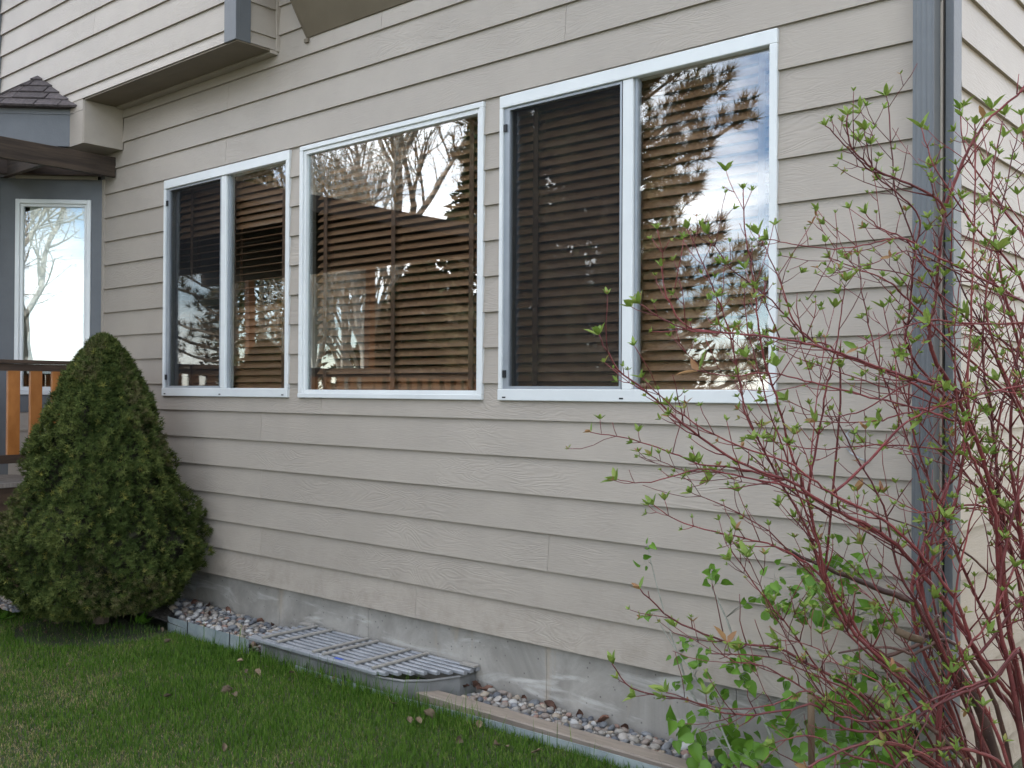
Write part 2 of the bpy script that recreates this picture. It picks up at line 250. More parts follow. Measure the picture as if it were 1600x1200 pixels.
# ------------------------------------------------------------------ mesh helpers
class MB:
    def __init__(s): s.v = []; s.f = []
    def add(s, vs, fs):
        n = len(s.v); s.v += [tuple(p) for p in vs]; s.f += [tuple(i+n for i in f) for f in fs]; return s
    def box(s, x0, x1, y0, y1, z0, z1, mat=None):
        vs = [Vector(p) for p in ((x0,y0,z0),(x1,y0,z0),(x1,y1,z0),(x0,y1,z0),(x0,y0,z1),(x1,y0,z1),(x1,y1,z1),(x0,y1,z1))]
        if mat is not None: vs = [mat @ p for p in vs]
        return s.add(vs, [(0,3,2,1),(4,5,6,7),(0,1,5,4),(1,2,6,5),(2,3,7,6),(3,0,4,7)])
    def prism(s, prof, a, b, axis=0, mat=None):
        """closed 2-D profile swept along an axis; profile coords are the other two axes in order"""
        n = len(prof); vs = []
        for t in (a, b):
            for p, q in prof:
                v = {0: (t, p, q), 1: (p, t, q), 2: (p, q, t)}[axis]
                vs.append(mat @ Vector(v) if mat is not None else v)
        return s.add(vs, [tuple(range(n-1, -1, -1)), tuple(range(n, 2*n))] + [(i, (i+1) % n, n+(i+1) % n, n+i) for i in range(n)])
    def tube(s, pts, rs, k=6):
        pts = [Vector(p) for p in pts]; n = len(pts); vs = []; ref = Vector((.3, .2, 1)).normalized()
        for i in range(n):
            d = (pts[min(i+1, n-1)] - pts[max(i-1, 0)]).normalized()
            a = d.cross(ref); 
            if a.length < .05: a = d.cross(Vector((1, 0, 0)))
            a.normalize(); b = d.cross(a)
            for j in range(k):
                w = 2*math.pi*j/k; vs.append(pts[i] + (a*math.cos(w) + b*math.sin(w))*rs[i])
        fs = [(i*k+j, i*k+(j+1) % k, (i+1)*k+(j+1) % k, (i+1)*k+j) for i in range(n-1) for j in range(k)]
        fs += [tuple(range(k-1, -1, -1)), tuple((n-1)*k+j for j in range(k))]
        return s.add(vs, fs)
    def build(s, name, mat, parent=None, smooth=False, bevel=0):
        me = bpy.data.meshes.new(name); me.from_pydata(s.v, [], s.f); me.update()
        if bevel:
            bm = bmesh.new(); bm.from_mesh(me); bmesh.ops.recalc_face_normals(bm, faces=bm.faces)
            bmesh.ops.bevel(bm, geom=[e for e in bm.edges], offset=bevel, segments=1, affect='EDGES'); bm.to_mesh(me); bm.free()
        else:
            bm = bmesh.new(); bm.from_mesh(me); bmesh.ops.recalc_face_normals(bm, faces=bm.faces); bm.to_mesh(me); bm.free()
        if smooth: me.polygons.foreach_set('use_smooth', [True]*len(me.polygons))
        me.materials.append(mat)
        return link(name, me, parent)
def link(name, me, parent=None):
    o = bpy.data.objects.new(name, me); COL.objects.link(o)
    if parent is not None: o.parent = parent
    return o
def empty(name, label, cat, loc=(0, 0, 0), group=None):
    o = bpy.data.objects.new(name, None); o.empty_display_size = .1; COL.objects.link(o); o.location = loc
    return tag(o, label, cat, group)
def tag(o, label, cat, group=None):
    o['label'] = label; o['category'] = cat
    if group: o['group'] = group
    return o
def local(o, ch):
    """keep a part's world place under a thing that stands at its own base"""
    ch.parent = o; ch.matrix_parent_inverse = Matrix.Translation(o.location).inverted(); return ch
def struct(o): o['kind'] = 'structure'; return o
def scatter(name, tv, tf, pos, rot, sc, mat, parent=None, tint=None, smooth=False):
    """many copies of one tiny template baked into one mesh with numpy"""
    tv = np.asarray(tv, float); tf = np.asarray(tf, int); n = len(pos); k = len(tv)
    v = np.einsum('nij,kj->nki', rot, tv)*np.asarray(sc).reshape(n, 1, -1) + pos[:, None, :]
    f = (tf[None] + (np.arange(n)*k)[:, None, None]).reshape(-1, tf.shape[1])
    return npmesh(name, v.reshape(-1, 3), f, mat, parent, None if tint is None else np.repeat(tint, k), smooth)
def npmesh(name, v, f, mat, parent=None, tint=None, smooth=False):
    me = bpy.data.meshes.new(name); me.vertices.add(len(v)); me.vertices.foreach_set('co', v.astype(np.float32).ravel())
    m, w = f.shape
    me.loops.add(m*w); me.loops.foreach_set('vertex_index', f.astype(np.int32).ravel())
    me.polygons.add(m); me.polygons.foreach_set('loop_start', (np.arange(m)*w).astype(np.int32)); me.polygons.foreach_set('loop_total', np.full(m, w, np.int32))
    me.update(calc_edges=True)
    if tint is not None:
        a = me.attributes.new('tint', 'FLOAT', 'POINT'); a.data.foreach_set('value', tint.astype(np.float32))
    if smooth: me.polygons.foreach_set('use_smooth', [True]*m)
    me.materials.append(mat); return link(name, me, parent)
def frames(d, roll):
    """rotation matrices whose z axis is d (n,3), rolled"""
    d = d/np.linalg.norm(d, axis=1, keepdims=True)
    ref = np.where(np.abs(d[:, 2:3]) > .95, np.array([[1., 0, 0]]), np.array([[0, 0, 1.]]))
    a = np.cross(ref, d); a /= np.linalg.norm(a, axis=1, keepdims=True); b = np.cross(d, a)
    c, s = np.cos(roll)[:, None], np.sin(roll)[:, None]
    x = a*c + b*s; y = -a*s + b*c
    return np.stack([x, y, d], axis=2)
def px(u, v, t=None, y=None):
    """a point seen at photo pixel u,v at view depth t, or on the plane y"""
    d = _f + CR*((u-800)/FPX) - CU*((v-600)/FPX)
    if y is not None: t = (y-CAM.y)/d.y
    return CAM + d*t

# ------------------------------------------------------------------ ground
def lawn_z(x, y): return .055 + .02*(max(y, -6) + .4) if y < -.4 else .03
mb = MB(); ys = [-90, -20, -6, -4, -3, -2, -1, -.405, -.385, 0, 2, 40]; xs = [-90, -30, -12, -9, -6, -3, 0, 4, 30, 60]
vs = [(x, y, lawn_z(x, y)) for y in ys for x in xs]
fs = [(j*len(xs)+i, j*len(xs)+i+1, (j+1)*len(xs)+i+1, (j+1)*len(xs)+i) for j in range(len(ys)-1) for i in range(len(xs)-1)]
lawn = struct(mb.add(vs, fs).build('lawn', m_ground))
def gravel_z(x): return .11 - .025*(x + 5.4) if x < -4 else .06 - .012*(x + 3)
def bed(x0, x1, y0, y1, n=24):
    g = MB(); pts = []
    for i in range(n+1):
        x = x0 + (x1-x0)*i/n
        for j in range(5):
            y = y0 + (y1-y0)*j/4; pts.append((x, y, gravel_z(x) - .018 + .006*mnoise.noise((x*4, y*9, 3))))
    return struct(g.add(pts, [(i*5+j, (i+1)*5+j, (i+1)*5+j+1, i*5+j+1) for i in range(n) for j in range(4)]).build('gravel_bed', m_gravelsoil))
bed_l = bed(-7.9, -4.80, -.385, -.004); bed_r = bed(-3.40, -1.0, -.215, -.004)
bed_d = MB()
bed_d = struct(bed_d.add([(-7.9, -1.1, .165), (-6.5, -.85, .13), (-6.3, -.386, .12), (-7.9, -.386, .155)], [(0, 1, 2, 3)]).build('gravel_bed', m_gravelsoil))

# ------------------------------------------------------------------ house
house = empty('house', 'beige lap-sided house with white framed windows and slate grey trim', 'house')
Z0, LAP = 1.412, .178
WIN = [(-6.45, -5.017), (-4.915, -3.423), (-3.315, -1.835)]; WZ0, WZ1 = 1.505, 3.005
XL, XR = -7.32, -1.245
def lap_profile(z0, z1, full=True, d0=.014, d1=.004):
    return [(-d0, z0), (-d1, z1+.012), (.004, z1+.012), (.004, z0)]
def board(parts, z0, pieces_name='siding_board'):
    m = MB()
    for x0, x1, a, b in parts:     # a..b = height range cut from the same tapering board
        top = z0 + LAP
        f = lambda z: -.018 + .015*(z-z0)/(LAP+.012)
        m.prism([(f(a), a), (f(b), b), (.004, b), (.004, a)], x0, x1)
    return m.build(pieces_name, m_side, house)
joints = {0: [-4.705], -1: [-5.30], -2: [-6.06], -3: [-5.297], -4: [-3.0], -5: [-5.294], -6: [-3.9], 9: [-5.71], 10: [-2.913], 11: [-5.687], 12: [-4.2], 7: [], 8: []}
GAP = .0022
for k in range(-6, 17):
    zb = Z0 + LAP*k; zt = zb + LAP + .012
    if k == -6: zb = .344
    xr = XR
    xl = XL
    segs = []
    if 0 < k < 8:
        segs = [(xl, WIN[0][0]), (WIN[0][1], WIN[1][0]), (WIN[1][1], WIN[2][0]), (WIN[2][1], xr)]
        for a, b in segs: board([(a, b, zb, zt)], Z0 + LAP*k)
    elif k in (0, 8):
        cuts = [xl] + joints[k] + [xr]
        for ca, cb_ in zip(cuts[:-1], cuts[1:]):
            parts = []
            lo, hi = (zb, WZ0) if k == 0 else (WZ1, zt)
            parts.append((ca + GAP/2, cb_ - GAP/2, lo, hi))
            olo, ohi = (WZ0, zt) if k == 0 else (zb, WZ1)
            for a, b in [(xl, WIN[0][0]), (WIN[0][1], WIN[1][0]), (WIN[1][1], WIN[2][0]), (WIN[2][1], xr)]:
                a2, b2 = max(a, ca), min(b, cb_)
                if b2 > a2 + .01: parts.append((a2, b2, olo, ohi))
            board(parts, Z0 + LAP*k)
    else:
        cuts = [xl] + joints.get(k, []) + [xr]
        for a, b in zip(cuts[:-1], cuts[1:]): board([(a + GAP/2, b - GAP/2, zb, zt)], Z0 + LAP*k)
# sheathing behind the boards, with the window openings left free
m = MB(); ya, yb = .006, .10
m.box(-7.32, -1.18, ya, yb, .40, WZ0-.004); m.box(-7.32, -1.18, ya, yb, WZ1+.004, 6.2)
for a, b in [(-7.32, WIN[0][0]+.004), (WIN[0][1]-.004, WIN[1][0]+.004), (WIN[1][1]-.004, WIN[2][0]+.004), (WIN[2][1]-.004, -1.18)]: m.box(a, b, ya+.001, yb-.001, WZ0-.004, WZ1+.004)
m.build('wall_sheathing', m_trimb, house)
m = MB()
for q in [((-6.9,.12,.95),(-1.4,.12,.95),(-1.4,3.4,.95),(-6.9,3.4,.95)), ((-6.9,.12,3.5),(-6.9,3.4,3.5),(-1.4,3.4,3.5),(-1.4,.12,3.5)), ((-6.9,3.4,.95),(-1.4,3.4,.95),(-1.4,3.4,3.5),(-6.9,3.4,3.5)),
          ((-6.9,.12,.95),(-6.9,3.4,.95),(-6.9,3.4,3.5),(-6.9,.12,3.5)), ((-1.4,.12,.95),(-1.4,.12,3.5),(-1.4,3.4,3.5),(-1.4,3.4,.95))]:
    m.add(q, [(0, 1, 2, 3)])
m.build('interior_room', m_room, house)
# foundation, one slab with shallow form joints
fj = [-7.3, -5.12, -4.3, -3.02, -2.02, -1.18]
m = MB()
for a, b in zip(fj[:-1], fj[1:]): m.box(a+.0015, b-.0015, .006 if True else 0, .2, -.3, .352)
m.box(-7.3, -1.18, .011, .19, -.3, .35)
m.build('foundation', m_conc, house)
# right side wall (the house's end), receding
SX = -1.175
side_joint = {-6: [.55], -5: [1.3], -4: [.62], 2: [2.1], 6: [1.6]}
for k in range(-8, 16):
    zb = Z0 + LAP*k; zt = zb + LAP + .012
    f = [(SX + .018, zb), (SX + .003, zt), (SX - .004, zt), (SX - .004, zb)]
    cuts = [.062] + side_joint.get(k, []) + [7.9]
    for a, b in zip(cuts[:-1], cuts[1:]):
        m = MB(); m.prism([(p, q) for p, q in f], a, b - .002, axis=1); m.build('siding_board', m_side, house)
MB().box(-1.30, SX-.006, .10, 7.9, -.3, 6.2).build('wall_sheathing', m_trimb, house)
MB().box(SX-.03, SX-.001, .06, 7.9, -.4, -.01).build('foundation', m_conc, house)
# corner boards
MB().box(-1.245, -1.198, -.026, .004, .30, 6.2).build('corner_board', m_trimb, house, bevel=.002)
MB().box(-1.187, -1.158, -.028, .060, .10, 6.2).build('corner_board', m_grey, house, bevel=.002)
MB().box(-1.198, -1.187, -.004, .02, .30, 6.2).build('corner_gap_shade', m_black, house)  # black strip put in for the shadow inside the gap
# inside-corner trim where the wall meets the bay
MB().box(-7.335, -7.305, -.022, .004, .35, 3.13).build('corner_trim', m_trimb, house)

# second-floor overhang, left
OX, OY, OZ = -5.160, -.30, 3.630
orow = [3.630, 3.705] + [3.705 + .174*i for i in range(1, 14)]
ocorner = -5.262
for i in range(len(orow)-1):
    z0, z1 = orow[i], orow[i+1]
    if z1 > 6.2: break
    for a, b in ((-8.46, -6.9 if i == 3 else ocorner), (-6.9, ocorner)) if i == 3 else ((-8.46, ocorner),):
        m = MB(); m.prism([(OY-.017, z0), (OY-.002, z1+.008), (OY+.006, z1+.008), (OY+.006, z0)], a+.001, b-.001); m.build('siding_board', m_side, house)
    m = MB(); m.prism([(OX+.017, z0), (OX+.002, z1+.008), (OX-.006, z1+.008), (OX-.006, z0)], OY+.085, -.032, axis=1); m.build('siding_board', m_side, house)
MB().box(-8.46, OX-.007, OY+.007, .004, OZ, 6.2).build('overhang_wall', m_trimb, house)
MB().box(ocorner, OX+.02, OY-.022, OY+.0065, OZ-.004, 6.2).build('corner_board', m_grey, house, bevel=.002)
MB().box(OX-.0065, OX+.0185, OY+.0067, OY+.084, OZ-.004, 6.2).build('corner_board', m_grey, house, bevel=.002)
MB().box(OX-.004, OX+.022, -.031, -.004, OZ-.004, 6.2).build('corner_trim', m_trimb, house)
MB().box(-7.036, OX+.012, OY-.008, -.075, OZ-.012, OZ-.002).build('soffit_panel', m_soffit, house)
MB().box(-7.036, OX+.012, -.073, -.016, OZ-.022, OZ-.001).build('soffit_trim', m_trimb, house)
# left end post of the overhang and the wall beyond it
MB().box(-8.535, -8.461, OY-.026, OY+.02, 3.93, 6.2).build('corner_board', m_grey, house, bevel=.002)
for i in range(1, len(orow)-1):
    if orow[i+1] > 6.2: break
    m = MB(); m.prism([(OY-.013, orow[i]), (OY-.003, orow[i+1]+.008), (OY+.006, orow[i+1]+.008), (OY+.006, orow[i])], -10.2, -8.536); m.build('siding_board', m_side, house)
MB().box(-10.2, -8.46, OY+.008, .3, 3.93, 6.2).build('overhang_wall', m_trimb, house)
# dropped box under the overhang, above the bay
CX = -7.040
MB().box(-9.6, CX-.012, OY+.001, .3, 3.316, OZ-.001).build('dropped_box', m_trimb, house)
MB().box(CX-.012, CX, OY-.008, -.016, 3.312, OZ-.013).build('side_panel', m_trimb, house)
MB().box(-7.255, CX-.0125, OY-.012, OY, 3.312, 3.548).build('siding_board', m_side, house)
MB().box(-7.40, CX-.0125, OY-.0125, OY, 3.551, OZ).build('siding_board', m_side, house)
# canted underside of the upper bay, right; unseen depth added to shade wall
wa, wb2 = -4.85, -2.0
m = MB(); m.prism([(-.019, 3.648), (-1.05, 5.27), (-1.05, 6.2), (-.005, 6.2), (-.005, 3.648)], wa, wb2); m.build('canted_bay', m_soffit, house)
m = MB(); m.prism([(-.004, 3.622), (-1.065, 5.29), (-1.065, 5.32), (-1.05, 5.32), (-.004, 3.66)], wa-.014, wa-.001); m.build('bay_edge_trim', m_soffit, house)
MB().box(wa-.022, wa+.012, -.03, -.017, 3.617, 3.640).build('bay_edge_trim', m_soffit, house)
# upper body and roof (out of frame, shades the yard)
m = MB(); m.box(-12.5, -8.0, .3, 7.9, -.3, 6.2); m.box(-8.0, -1.31, 3.6, 7.9, -.3, 6.2); m.box(-8.0, -1.31, .12, 3.6, 3.6, 6.2); m.build('upper_wall', m_trimb, house)
m = MB(); m.add([(-13.1, -.95, 6.2), (-.7, -.95, 6.2), (-.7, 8.5, 6.2), (-13.1, 8.5, 6.2), (-8, 3.9, 8.3), (-3.4, 3.9, 8.3)], [(3, 2, 1, 0), (0, 1, 5, 4), (1, 2, 5), (2, 3, 4, 5), (3, 0, 4)]); m.build('roof', m_shingle, house)

# windows ------------------------------------------------------------
def window(x0, x1, slider):
    z0, z1 = WZ0, WZ1
    w = MB()
    head, sil, l, r = (.060, .056, .022, .034) if slider else (.028, .028, .030, .028)
    yf = -.024
    w.box(x0, x1, yf, .06, z1-head, z1); w.box(x0, x0+l, yf-.001, .06, z0+sil, z1-head); w.box(x1-r, x1, yf-.001, .06, z0+sil, z1-head)
    fr = w.build('window', m_white, house, bevel=.003)
    MB().box(x0, x1, yf-.005, .06, z0, z0+sil).build('sill', m_white, fr, bevel=.003)
    if slider:
        mx_ = {0: -5.725, 1: -2.557}[0 if x0 < -5 else 1]
        MB().box(mx_-.027, mx_+.027, yf+.008, .055, z0+sil+.001, z1-head-.001).build('mullion', m_white, fr, bevel=.003)
        MB().box(mx_-.031, mx_-.0295, yf+.012, .05, z0+sil, z1-head).build('mullion_seal', m_black, fr)
        a, b, c, d = x0+l, mx_-.031, z0+sil, z1-head
        # screen frame and screen on the sliding half
        s = MB(); s.box(a+.001, a+.036, -.012, .008, c+.001, d-.001); s.box(b-.012, b-.001, -.012, .008, c+.001, d-.001); s.box(a+.036, b-.012, -.012, .008, d-.014, d-.001); s.box(a+.036, b-.012, -.012, .008, c+.001, c+.014)
        s.build('screen_frame', m_sash, fr)
        MB().add([(a+.034, -.002, c+.012), (b-.01, -.002, c+.012), (b-.01, -.002, d-.012), (a+.034, -.002, d-.012)], [(0, 1, 2, 3)]).build('insect_screen', m_screen, fr)
        for zz in (z1-.16, z0+.13): MB().box(a+.004, a+.022, -.020, -.0125, zz-.018, zz+.018).build('latch', m_black, fr)
        MB().box(a+.004, b, .024, .030, c+.004, d-.004).build('pane', m_glass, fr)
        a2, b2 = mx_+.029, x1-r
        g = MB(); g.box(a2+.001, a2+.014, .0, .03, c, d); g.box(b2-.008, b2-.001, .0, .03, c, d); g.build('glazing_bead', m_sash, fr)
        MB().box(a2+.012, b2-.007, .010, .016, c+.002, d-.002).build('pane', m_glass, fr)
        for fx in (.03, .5, .97): MB().box(x0+(x1-x0)*fx-.011, x0+(x1-x0)*fx+.011, yf-.0065, yf-.0055, z0+.012, z0+.019).build('weep_hole', m_black, fr)
    else:
        a, b, c, d = x0+l, x1-r, z0+sil, z1-head
        s = MB(); s.box(a, a+.022, -.014, .03, c, d); s.box(b-.020, b, -.014, .03, c, d); s.box(a+.022, b-.020, -.014, .03, d-.024, d); s.box(a+.022, b-.020, -.014, .03, c, c+.020)
        s.build('inner_frame', m_white, fr, bevel=.002)
        MB().box(a+.021, b-.019, .004, .010, c+.019, d-.023).build('pane', m_glass, fr)
        MB().box(a+.0222, a+.029, .0105, .03, c+.02, d-.024).build('glazing_bead', m_sash, fr)
    return fr
for i, (a, b) in enumerate(WIN): window(a, b, i != 1)

# blinds hang inside ---------------------------------------------------
slat_cache = {}
def blind(x0, x1, label, tapes, openband=None, tilt=52):
    t = empty('venetian_blind', label, 'blind', ((x0+x1)/2, .085, 1.53), 'brown venetian blinds behind the windows')
    rl = MB().box(x0, x1, .06, .11, 2.955, 3.0).build('headrail', m_slat); local(t, rl)
    z = 1.575; k = 0
    key = round(x1-x0, 3)
    if key not in slat_cache:
        mb = MB(); w = (x1-x0)/2; n = 4
        prof = [(-.025 + .05*i/n, .0022*math.sin(math.pi*i/n)) for i in range(n+1)]
        prof = prof + [(p, q-.0026) for p, q in reversed(prof)]
        o = mb.prism(prof, -w, w).build('slat', m_slat); slat_cache[key] = o.data; bpy.data.objects.remove(o)
    while z < 2.945:
        o = link('slat', slat_cache[key]); ang = tilt + random.uniform(-3, 3)
        if openband and openband[0] < z < openband[1]: ang = random.uniform(4, 9)
        o.location = ((x0+x1)/2, .085, z); o.rotation_euler = (rad(ang), random.uniform(-.002, .002), 0); local(t, o); z += .0455; k += 1
    local(t, MB().box(x0, x1, .068, .102, 1.535, 1.553).build('bottom_rail', m_slat))
    for tx in tapes:
        m = MB(); m.box(tx-.016, tx+.016, .058, .0592, 1.54, 2.96); m.box(tx-.016, tx+.016, .112, .113, 1.54, 2.96); local(t, m.build('ladder_tape', m_tape))
    return t
blind(-6.40, -5.06, 'brown blind in the leftmost of the three beige-wall windows, middle slats open', (-6.22, -5.71, -5.176), (2.12, 2.62), 56)
blind(-4.855, -3.475, 'brown blind in the middle picture window without mullion', (-4.768, -4.174, -3.578), None, 46)
blind(-3.28, -1.88, 'brown blind in the right window behind the red twigs', (-3.148, -2.54, -1.942), None, 55)

# bay window at the left ----------------------------------------------
BM = Matrix.Translation((-7.32, 0, 0)) @ Matrix.Rotation(rad(225), 4, 'Z')   # local x runs out along the 45-degree face, local y points outwards... 
# local +x = (-1,-1)/sqrt2 ; local +y = (1,-1)/sqrt2 (towards the yard)
BM = Matrix((( -.70711, .70711, 0, -7.32), (-.70711, -.70711, 0, 0), (0, 0, 1, 0), (0, 0, 0, 1)))
def bpart(name, mat, boxes, parent=house, bevel=0):
    m = MB()
    for b in boxes: m.box(*b, mat=BM)
    return m.build(name, mat, parent, bevel=bevel)
bpart('bay_wall', m_grey, [(.02, .105, -.05, 0, 1.37, 3.13), (.658, .775, -.05, 0, 1.37, 3.13), (.105, .658, -.05, -.0005, 2.975, 3.13), (.105, .658, -.05, -.0005, 1.375, 1.505), (.02, .06, -.05, -.001, .2, 1.37), (.70, .775, -.05, -.001, .2, 1.37)])
for k in range(-4, 0):
    m = MB(); zb = Z0+LAP*k; zt = min(zb+LAP+.006, 1.372); m.prism([(.0, zb), (-.009, zt), (-.02, zt), (-.02, zb)], .062, .698, mat=BM); m.build('siding_board', m_side, house)
bpart('frieze_trim', m_trimb, [(.06, .655, .0, .02, 3.128, 3.148)])
bw = bpart('window', m_white, [(.105, .137, -.03, .012, 1.505, 2.975), (.626, .658, -.03, .012, 1.505, 2.975), (.137, .626, -.03, .0115, 2.943, 2.975), (.137, .626, -.03, .0115, 1.505, 1.54)], bevel=.003)
bpart('inner_frame', m_white, [(.137, .158, -.035, -.004, 1.54, 2.943), (.605, .626, -.035, -.004, 1.54, 2.943), (.158, .605, -.035, -.0045, 2.922, 2.943), (.158, .605, -.035, -.0045, 1.54, 1.565)], bw, .002)
bpart('pane', m_glass, [(.156, .607, -.026, -.020, 1.563, 2.924)], bw)
sh = empty('pleated_shade', 'white pleated shade inside the grey bay window at far left', 'shade', (-7.6, -.2, 1.7))
for i in range(9):
    m = MB(); z = 1.70 + i*.14
    m.prism([(-.075, z), (-.060, z+.07), (-.075, z+.139), (-.079, z+.139), (-.064, z+.07), (-.079, z)], .12, .585+.006*math.sin(i*2.1), mat=BM); local(sh, m.build('pleat', m_shade))
m = MB().box(.12, .59, -.082, -.06, 1.665, 1.70, BM); local(sh, m.build('bottom_rail', m_shade))
m = MB()
m.box(-9.5, -7.30, .30, .32, .2, 3.3); m.box(-9.4, -7.861, -.56, -.52, .2, 3.14)
m.build('bay_wall', m_grey, house)
m = MB().box(-9.4, -7.0, -.5, .3, .3, .32).box(-7.33, -7.322, .0, .3, .2, 3.3); m.build('bay_floor', m_room, house)
# header box over the bay
def poly_prism(pts, z0, z1, name, mat, parent=house): m = MB(); m.prism(pts, z0, z1, axis=2); return m.build(name, mat, parent)
poly_prism([(-7.25, -.3125), (-7.61, -.6725), (-9.3, -.6725), (-9.6, -.3125)], 3.316, 3.545, 'bay_header', m_grey)
poly_prism([(-7.243, -.3135), (-7.607, -.6775), (-9.3, -.6775), (-9.6, -.3135)], 3.546, 3.585, 'header_moulding', m_grey)
# hipped roof of the bay, shingle by shingle
ap1, ap2 = Vector((-7.775, -.312, 3.925)), Vector((-9.2, -.312, 3.925))
e0, e1, e2 = Vector((-7.165, -.312, 3.592)), Vector((-7.585, -.735, 3.592)), Vector((-9.5, -.735, 3.592))
roof = MB().add([e0, e1, e2, ap2, ap1, (-7.165, -.312, 3.586), (-7.585, -.735, 3.586), (-9.5, -.735, 3.586)], [(0, 1, 4), (1, 2, 3, 4), (5, 7, 6), (0, 5, 6, 1), (1, 6, 7, 2), (0, 4, 3, 2, 7, 5)]).build('bay_roof', m_shingle, house)
def clip(poly, inside, cut):
    out = []
    for i in range(len(poly)):
        a, b = poly[i], poly[(i+1) % len(poly)]
        ia, ib = inside(a), inside(b)
        if ia >= 0: out.append(a)
        if (ia >= 0) != (ib >= 0): s_ = ia/(ia-ib); out.append((a[0]+(b[0]-a[0])*s_, a[1]+(b[1]-a[1])*s_))
    return out
def shingle_face(A, B, tri, expo, tab, off):
    ex = (B-A).normalized(); nrm = (B-A).cross(tri[2]-A).normalized()
    if nrm.z < 0: nrm = -nrm
    ey = nrm.cross(ex); 
    if ey.z < 0: ey = -ey
    P2 = [((p-A).dot(ex), (p-A).dot(ey)) for p in tri]
    ar = sum(P2[i][0]*P2[(i+1) % len(P2)][1]-P2[(i+1) % len(P2)][0]*P2[i][1] for i in range(len(P2)))
    if ar < 0: P2.reverse()
    hmax = max(p[1] for p in P2); row = 0; y = -.012
    while y < hmax:
        x = -.3 - off*row
        while x < 3:
            w = tab*random.uniform(.8, 1.15)
            q = [(x+.004, y), (x+w-.004, y), (x+w-.004, y+expo*1.04), (x+.004, y+expo*1.04)]
            for i in range(len(P2)):
                a, b = P2[i], P2[(i+1) % len(P2)]
                q = clip(q, lambda p: (b[0]-a[0])*(p[1]-a[1])-(b[1]-a[1])*(p[0]-a[0]) + .012*math.hypot(b[0]-a[0], b[1]-a[1]), None)
                if len(q) < 3: break
            if len(q) >= 3:
                th = random.uniform(.009, .016); m = MB(); n = len(q); v = []
                for p in q: v.append(A+ex*p[0]+ey*p[1]+nrm*.001)
                for p in q: v.append(A+ex*p[0]+ey*p[1]+nrm*(.002+th*(1-.8*(p[1]-y)/expo)))
                m.add(v, [tuple(range(n)), tuple(range(2*n-1, n-1, -1))] + [(i, (i+1) % n, n+(i+1) % n, n+i) for i in range(n)]); m.build('shingle', m_shingle, roof)
            x += w
        y += expo; row += 1
shingle_face(e0, e1, [e0, e1, ap1], .122, .21, .09)
shingle_face(e1, e2, [e1, e2, ap2, ap1], .122, .24, .11)

# downspout at the corner -----------------------------------------------
dsx0, dsx1, dsy0, dsy1 = -1.277, -1.203, -.098, -.034
prof = []
for i in range(9):
    x = dsx0 + (dsx1-dsx0)*i/8; prof.append((x, dsy0 + (.004 if i % 2 else 0)))
prof += [(dsx1, dsy1), (dsx0, dsy1)]
ds = MB().prism(prof, .50, 6.1, axis=2).build('downspout', m_greym, house)
el = MB(); a = Vector((-1.24, -.066, .5))
def rect_sweep(m, pts, hw, hd, open_end=True):
    vs = []; n = len(pts)
    for i, (p, dirv) in enumerate(pts):
        p = Vector(p); d = Vector(dirv).normalized(); s_ = Vector((1, 0, 0)) if abs(d.x) < .9 else Vector((0, 0, 1)); s_ = (s_-d*s_.dot(d)).normalized(); t_ = d.cross(s_)
        vs += [p+s_*hw+t_*hd, p-s_*hw+t_*hd, p-s_*hw-t_*hd, p+s_*hw-t_*hd]
    fs = [(i*4+j, i*4+(j+1) % 4, (i+1)*4+(j+1) % 4, (i+1)*4+j) for i in range(n-1) for j in range(4)]
    return m.add(vs, fs)
rect_sweep(el, [((-1.24, -.066, .515), (0, 0, -1)), ((-1.24, -.07, .46), (0, -.25, -1)), ((-1.245, -.095, .41), (-.1, -.7, -.8)), ((-1.262, -.165, .362), (-.2, -1, -.5))], .040, .036)
oe = el.build('outlet_elbow', m_greym, ds)
e_ = Vector((-.2, -1, -.5)).normalized(); c_ = Vector((-1.262, -.165, .362)); s_ = Vector((0, 0, 1)).cross(e_).normalized(); t_ = e_.cross(s_)
MB().add([c_-e_*.02+s_*.037+t_*.033, c_-e_*.02-s_*.037+t_*.033, c_-e_*.02-s_*.037-t_*.033, c_-e_*.02+s_*.037-t_*.033], [(0, 1, 2, 3)]).build('outlet_mouth_shade', m_black, ds)  # black sheet stands for the unlit inside of the elbow
m = MB().box(-1.232, -1.218, -.085, -.03, .0, .40); 
MB().box(dsx0-.004, dsx1+.004, dsy0-.0015, -.027, 2.955, 2.958).build('strap', m_greym, ds)
cab = MB(); cpts = [px(1330, 671, y=-.02), px(1322, 678, y=-.035), px(1330, 690, y=-.03), px(1323, 700, y=-.02), px(1330, 708, y=-.025), px(1343, 716, y=-.03), px(1358, 723, y=-.02)]
tag(cab.tube(cpts, [.004]*7, 6).build('cable', m_cable, smooth=True), 'short loose grey cable hooked against the siding beside the downspout', 'cable')

# ------------------------------------------------------------------ deck and railing
deck = empty('deck', 'raised timber deck with orange balusters and dark rails, behind the conical spruce', 'deck', (-7.14, -2, .1))
D = lambda o: local(deck, o)
for i in range(31):
    y1 = -.02 - i*.142; w0 = -8.9 if y1 < -.9 else -7.13-.0
    x_l = -7.40-abs(y1)*1.0-.08 if y1 > -.56 else (-7.98 if y1 > -.6 else -12.5)
    if x_l > -7.2: x_l = -7.3
    D(MB().box(max(x_l, -12.5) if y1 > -.6 else -12.5, -7.095, y1-.137, y1, .875, .905).build('deck_board', m_deck))
D(MB().box(-7.135, -7.105, -4.42, -.02, .70, .872).build('fascia', m_dark))
for i in range(28): D(MB().box(-7.165, -7.145, -.03-.155*i-.148, -.03-.155*i, .06, .70).build('skirt_board', m_dark))
D(MB().box(-7.185, -7.095, -4.3, -.02, 1.722, 1.748).build('top_rail', m_dark, bevel=.003))
